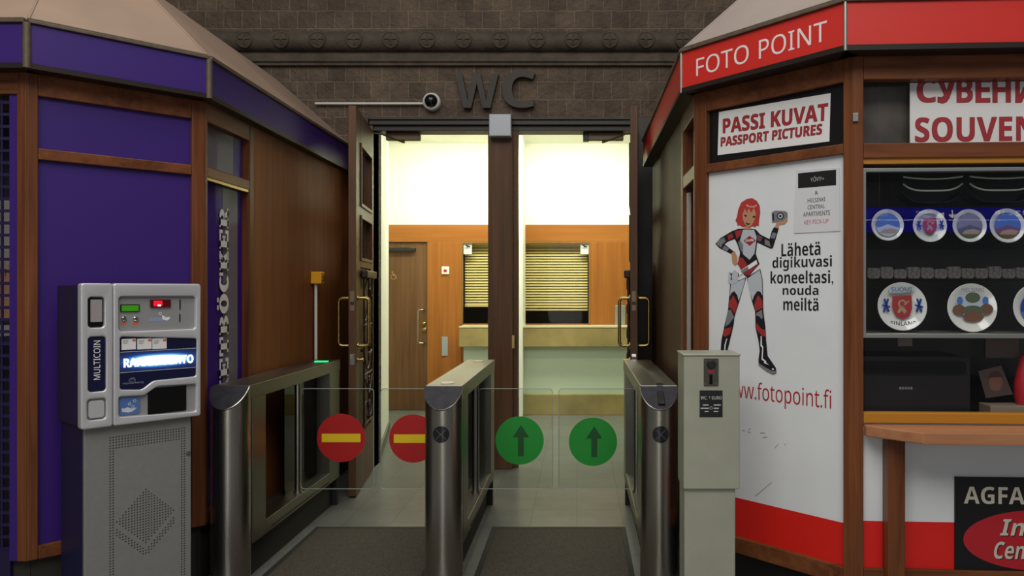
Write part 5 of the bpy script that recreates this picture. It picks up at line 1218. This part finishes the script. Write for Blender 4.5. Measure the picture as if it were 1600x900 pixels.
# upper control panel
m = MB(); m.fprism(M, rr(190, 487, 219.5, 475.5, 0.003), -0.016, -0.010); sc_ = m.build('display', BLACK, cm)
m = MB(); m.fprism(M, rr(191.5, 486, 218, 477, 0.001), -0.010, -0.009); m.build('lit_screen', mat('green_screen', '#2f7a10', 0.4, emit='#3f9a10', es=0.35), sc_)
m = MB(); m.fprism(M, rr(236.5, 480, 268, 468, 0.002), -0.016, -0.008); br_ = m.build('banknote_reader', mat('dark_red_window', '#5a0a14', 0.15), cm)
m = MB(); m.fprism(M, rr(241, 478.5, 255, 470, 0.004), -0.008, -0.0074); m.mi = 1; m.fprism(M, rr(247.5, 478.5, 252.5, 476, 0.001), -0.0074, -0.007); m.build('red_lamp', [mat('red_glow', '#c0102a', 0.3, emit='#ff1030', es=0.8), mat('red_glow_core', '#ffb0b0', 0.3, emit='#ffc0c0', es=2.0)], br_)
for x in (195.5, 214):
    s_, z_ = pp(x, 498); m = MB(); m.lathe(M.at(s_, -0.016, z_), M.at(0, 1, 0) - M.at(0, 0, 0), [(0.0105, 0), (0.0105, 0.006), (0.007, 0.010), (0, 0.010)], 18); m.build('push_button', CHROME, cm, smooth=40)
    m = MB(); s_, z_ = pp(x, 505.5); m.disc(M, s_, z_, 0.011, -0.0155, 20, ry=0.008); m.build('button_label', ORANGE, cm, smooth=False)
m = MB(); m.fprism(M, rr(282.7, 484, 284.6, 468, 0.0005), -0.016, -0.0145); m.fprism(M, rr(282.4, 503, 284.2, 491, 0.0005), -0.016, -0.0145); m.build('coin_slot', BLACK, cm)
m = MB(); m.fprism(M, rr(235, 502, 262, 496.5, 0.004), -0.016, -0.0155); m.mi = 1; m.fpx(M, [(255, 492), (262, 496), (268, 495), (267, 499), (263, 501), (256, 499)], -0.0148); s_, z_ = pp(252.5, 490); m.ring(M, s_, z_, 0.0045, 0.0068, -0.0148, 14); m.build('hand_symbol', [mat('blue_grey_print', '#8d9bb8', 0.4), WHITE], cm, smooth=False)
# lit display panel
def off(pts, d):
    c_ = Vector((sum(p[0] for p in pts) / len(pts), sum(p[1] for p in pts) / len(pts)))
    return [tuple(c_ + (Vector(p) - c_) * (1 - d)) for p in pts]
m = MB(); m.fprism(M, off(dsp_, -0.01), -0.016, -0.008); dp = m.build('display_panel', NAVYP, cm)
lit, t_, b_ = base('backlit_strip')
tc = t_.nodes.new('ShaderNodeTexCoord'); mp = t_.nodes.new('ShaderNodeMapping'); mp.inputs['Location'].default_value = (-1, -1, -1); mp.inputs['Scale'].default_value = (2, 2, 2)
t_.links.new(tc.outputs['Generated'], mp.inputs[0]); gr = t_.nodes.new('ShaderNodeSeparateXYZ'); t_.links.new(mp.outputs[0], gr.inputs[0])
def mth(op, a, bv=None):
    n_ = t_.nodes.new('ShaderNodeMath'); n_.operation = op
    for i, v in enumerate((a, bv)):
        if v is None: continue
        if isinstance(v, (int, float)): n_.inputs[i].default_value = v
        else: t_.links.new(v, n_.inputs[i])
    return n_.outputs[0]
ex = mth('MULTIPLY', mth('POWER', mth('ABSOLUTE', gr.outputs['X']), 2.6), 1.7); ez = mth('MULTIPLY', mth('POWER', mth('ABSOLUTE', gr.outputs['Z']), 2.0), 3.0)
gl_ = mth('POWER', 2.718, mth('MULTIPLY', mth('ADD', ex, ez), -0.95))
cr = t_.nodes.new('ShaderNodeValToRGB'); els = cr.color_ramp.elements
els[0].position = 0.0; els[0].color = (0.004, 0.006, 0.03, 1); els[1].position = 1.0; els[1].color = (3, 3.2, 3.4, 1)
e_ = els.new(0.22); e_.color = (0.01, 0.05, 0.22, 1); e_ = els.new(0.42); e_.color = (0.10, 0.45, 1.0, 1); e_ = els.new(0.6); e_.color = (1.3, 1.6, 1.8, 1)
t_.links.new(gl_, cr.inputs[0]); t_.links.new(cr.outputs[0], b_.inputs['Emission Color']); b_.inputs['Emission Strength'].default_value = 0.9; b_.inputs['Base Color'].default_value = lin('#0c0f30')
m = MB(); aa, zz0 = pp(189, 580); bb, zz1 = pp(307.5, 545); m.fb(M, aa, bb, -0.008, -0.0074, (pp(189, 580)[1] + pp(307, 576)[1]) / 2, (pp(189, 549)[1] + pp(307, 546)[1]) / 2); m.build('lit_strip', lit, dp)
m = MB(); zs0, zs1 = (pp(194, 573)[1] + pp(303, 569)[1]) / 2, (pp(194, 559)[1] + pp(303, 555)[1]) / 2
m.text(M, '*RAHANVAIHTO', pp(194, 573)[0], pp(303.5, 569)[0], zs0, zs1, -0.0068, bold=0.03); m.build('lettering', mat('lit_letters', '#f0f0f0', 0.4, emit='#ffffff', es=0.75), dp, smooth=False)
m = MB()
for yl, yr in ((549, 545.5), (580.5, 576)):
    z_ = (pp(189, yl)[1] + pp(307, yr)[1]) / 2; m.fb(M, aa, bb, -0.008, -0.0072, z_ - 0.0007, z_ + 0.0007)
m.build('thin_lines', CREAM, dp)
m = MB(); m.tpx(M, 'intermarketing', 193, 602, 225, 598, -0.0074); s_, z_ = pp(207.5, 594); m.ring(M, s_, z_, 0.012, 0.0135, -0.0074, 18, 2.4, 6.8, ry=0.6); m.tpx(M, 'um', 204.5, 593.5, 211, 590.5, -0.0074, bold=0.01, slant=0.2); m.build('maker_mark', mat('dim_white_print', '#9aa0b0', 0.5), dp, smooth=False)
for x0 in (191, 215.5, 239):
    m = MB(); m.fprism(M, rr(x0, 546.5 - (x0 - 191) * 0.03, x0 + 22.5, 529.5 - (x0 - 191) * 0.02, 0.001), -0.008, -0.0072); cdp = m.build('price_card', PAPER, dp)
    m = MB(); m.fprism(M, rr(x0 + 17, 533.5, x0 + 22, 530, 0.001), -0.0072, -0.0068); m.mi = 1
    for k in range(3): m.fpx(M, [(x0 + 2, 532.5 + 2 * k), (x0 + 11 - k, 532.3 + 2 * k), (x0 + 11 - k, 533 + 2 * k), (x0 + 2, 533.2 + 2 * k)], -0.0066)
    m.build('card_print', [ORANGE, GREYI], dp, smooth=False)
# payout tray
m = MB(); m.fprism(M, rr(233, 645, 293, 605, 0.004), -0.016, -0.012); m.build('payout_mouth', BLACKG, cm)
m = MB(); m.fprism(M, rr(188.5, 648, 220.5, 621, 0.010), -0.016, -0.012); sy = m.build('payout_symbol', mat('blue_symbol_plate', '#5575b0', 0.4), cm)
m = MB(); m.fpx(M, [(192, 638), (196, 639), (201, 636.5), (208, 639), (216, 637), (209, 643), (203, 645), (192, 644)], -0.0115)
for x, y in ((204, 631.5), (209.5, 636), (212, 626.5)): s_, z_ = pp(x, y); m.ring(M, s_, z_, 0.0042, 0.0065, -0.0115, 14)
m.build('hand_and_coins', mat('pale_symbol', '#cdd3e0', 0.4), sy, smooth=False)

# ------------------------------------------------------------------ emergency button and conduits
t = thing('alarm_button', 'yellow alarm button box with grey conduit on the purple kiosk side', 'alarm button', (-1.9, 5.62, 1.55))
m = MB(); m.box(-1.92, -1.845, 5.58, 5.66, 1.553, 1.640); m.build('button_box', YELLOW, t, bevel=0.006)
m = MB(); m.box(-1.845, -1.838, 5.60, 5.64, 1.575, 1.615); m.build('cover', mat('dark_amber', '#7a6020', 0.4), t, bevel=0.002)
m = MB(); m.tube([(-1.895, 5.62, 0.0), (-1.895, 5.62, 1.553)], 0.011, 10); m.build('conduit', mat('white_conduit', '#d4d2ca'), t, smooth=40)

# ------------------------------------------------------------------ lit direction sign across the hall (seen mirrored in the shop window)
def mirrored(x, y, Dv):
    V = Vector(((x - CX) * Dv / FPX, Dv)); P_ = Vector(RF.at(0, -0.03, 0)[:2]); N_ = Vector(RF.N)
    R_ = V - 2 * (V - P_).dot(N_) * N_
    return R_.x, R_.y, HC - (y - CY) * Dv / FPX
x_a, y_a, z_a = mirrored(1680, 362, 9.6); x_b, y_b, z_b = mirrored(1340, 324, 9.6)
# across the hall the sign faces the kiosk: its left end is the one seen farther right in the pane
HS = Facet((x_a, y_a), (x_b, y_b))
hsn = thing('direction_sign', 'blue lit hanging platform sign across the hall', 'sign', (*[(p + q) / 2 for p, q in ((x_a, x_b), (y_a, y_b))], z_a))
m = MB(); m.fb(HS, 0, HS.L, -0.12, 0, z_a, z_b); m.build('sign_case', mat('lit_blue', '#1a1a90', 0.4, emit='#2018b8', es=3.2), hsn, bevel=0.004)
m = MB(); kx = lambda x: HS.L * (1680 - x) / 340; kz = lambda y: z_a + (z_b - z_a) * (362 - y) / 38
m.text(HS, '12 - 19', kx(1603), kx(1555), kz(338), kz(329), 0.004, bold=0.01)
m.flat(HS, [(kx(q), kz(v)) for q, v in ((1489, 328), (1487, 328), (1487, 336), (1483, 334), (1482, 336), (1488, 341), (1494, 336), (1493, 334), (1489, 336))], 0.004)
m.flat(HS, [(kx(q), kz(v)) for q, v in ((1475, 332), (1466, 333), (1462, 341), (1475, 341))], 0.004)
m.text(HS, 'Raiteet', kx(1456), kx(1431), kz(333), kz(329), 0.004); m.text(HS, 'Spår', kx(1455), kx(1440), kz(340.5), kz(336), 0.004)
m.frect(HS, 0.01, HS.L - 0.01, kz(344.2), kz(343.4), 0.004)
m.build('lettering', mat('lit_white_letters', '#ffffff', 0.4, emit='#ffffff', es=5.0), hsn, smooth=False)
for q in (0.3, HS.L - 0.3):
    m = MB(); m.tube([HS.at(q, -0.06, z_b), HS.at(q, -0.06, 6.0)], 0.01, 8); m.build('hanger', ALU, hsn)
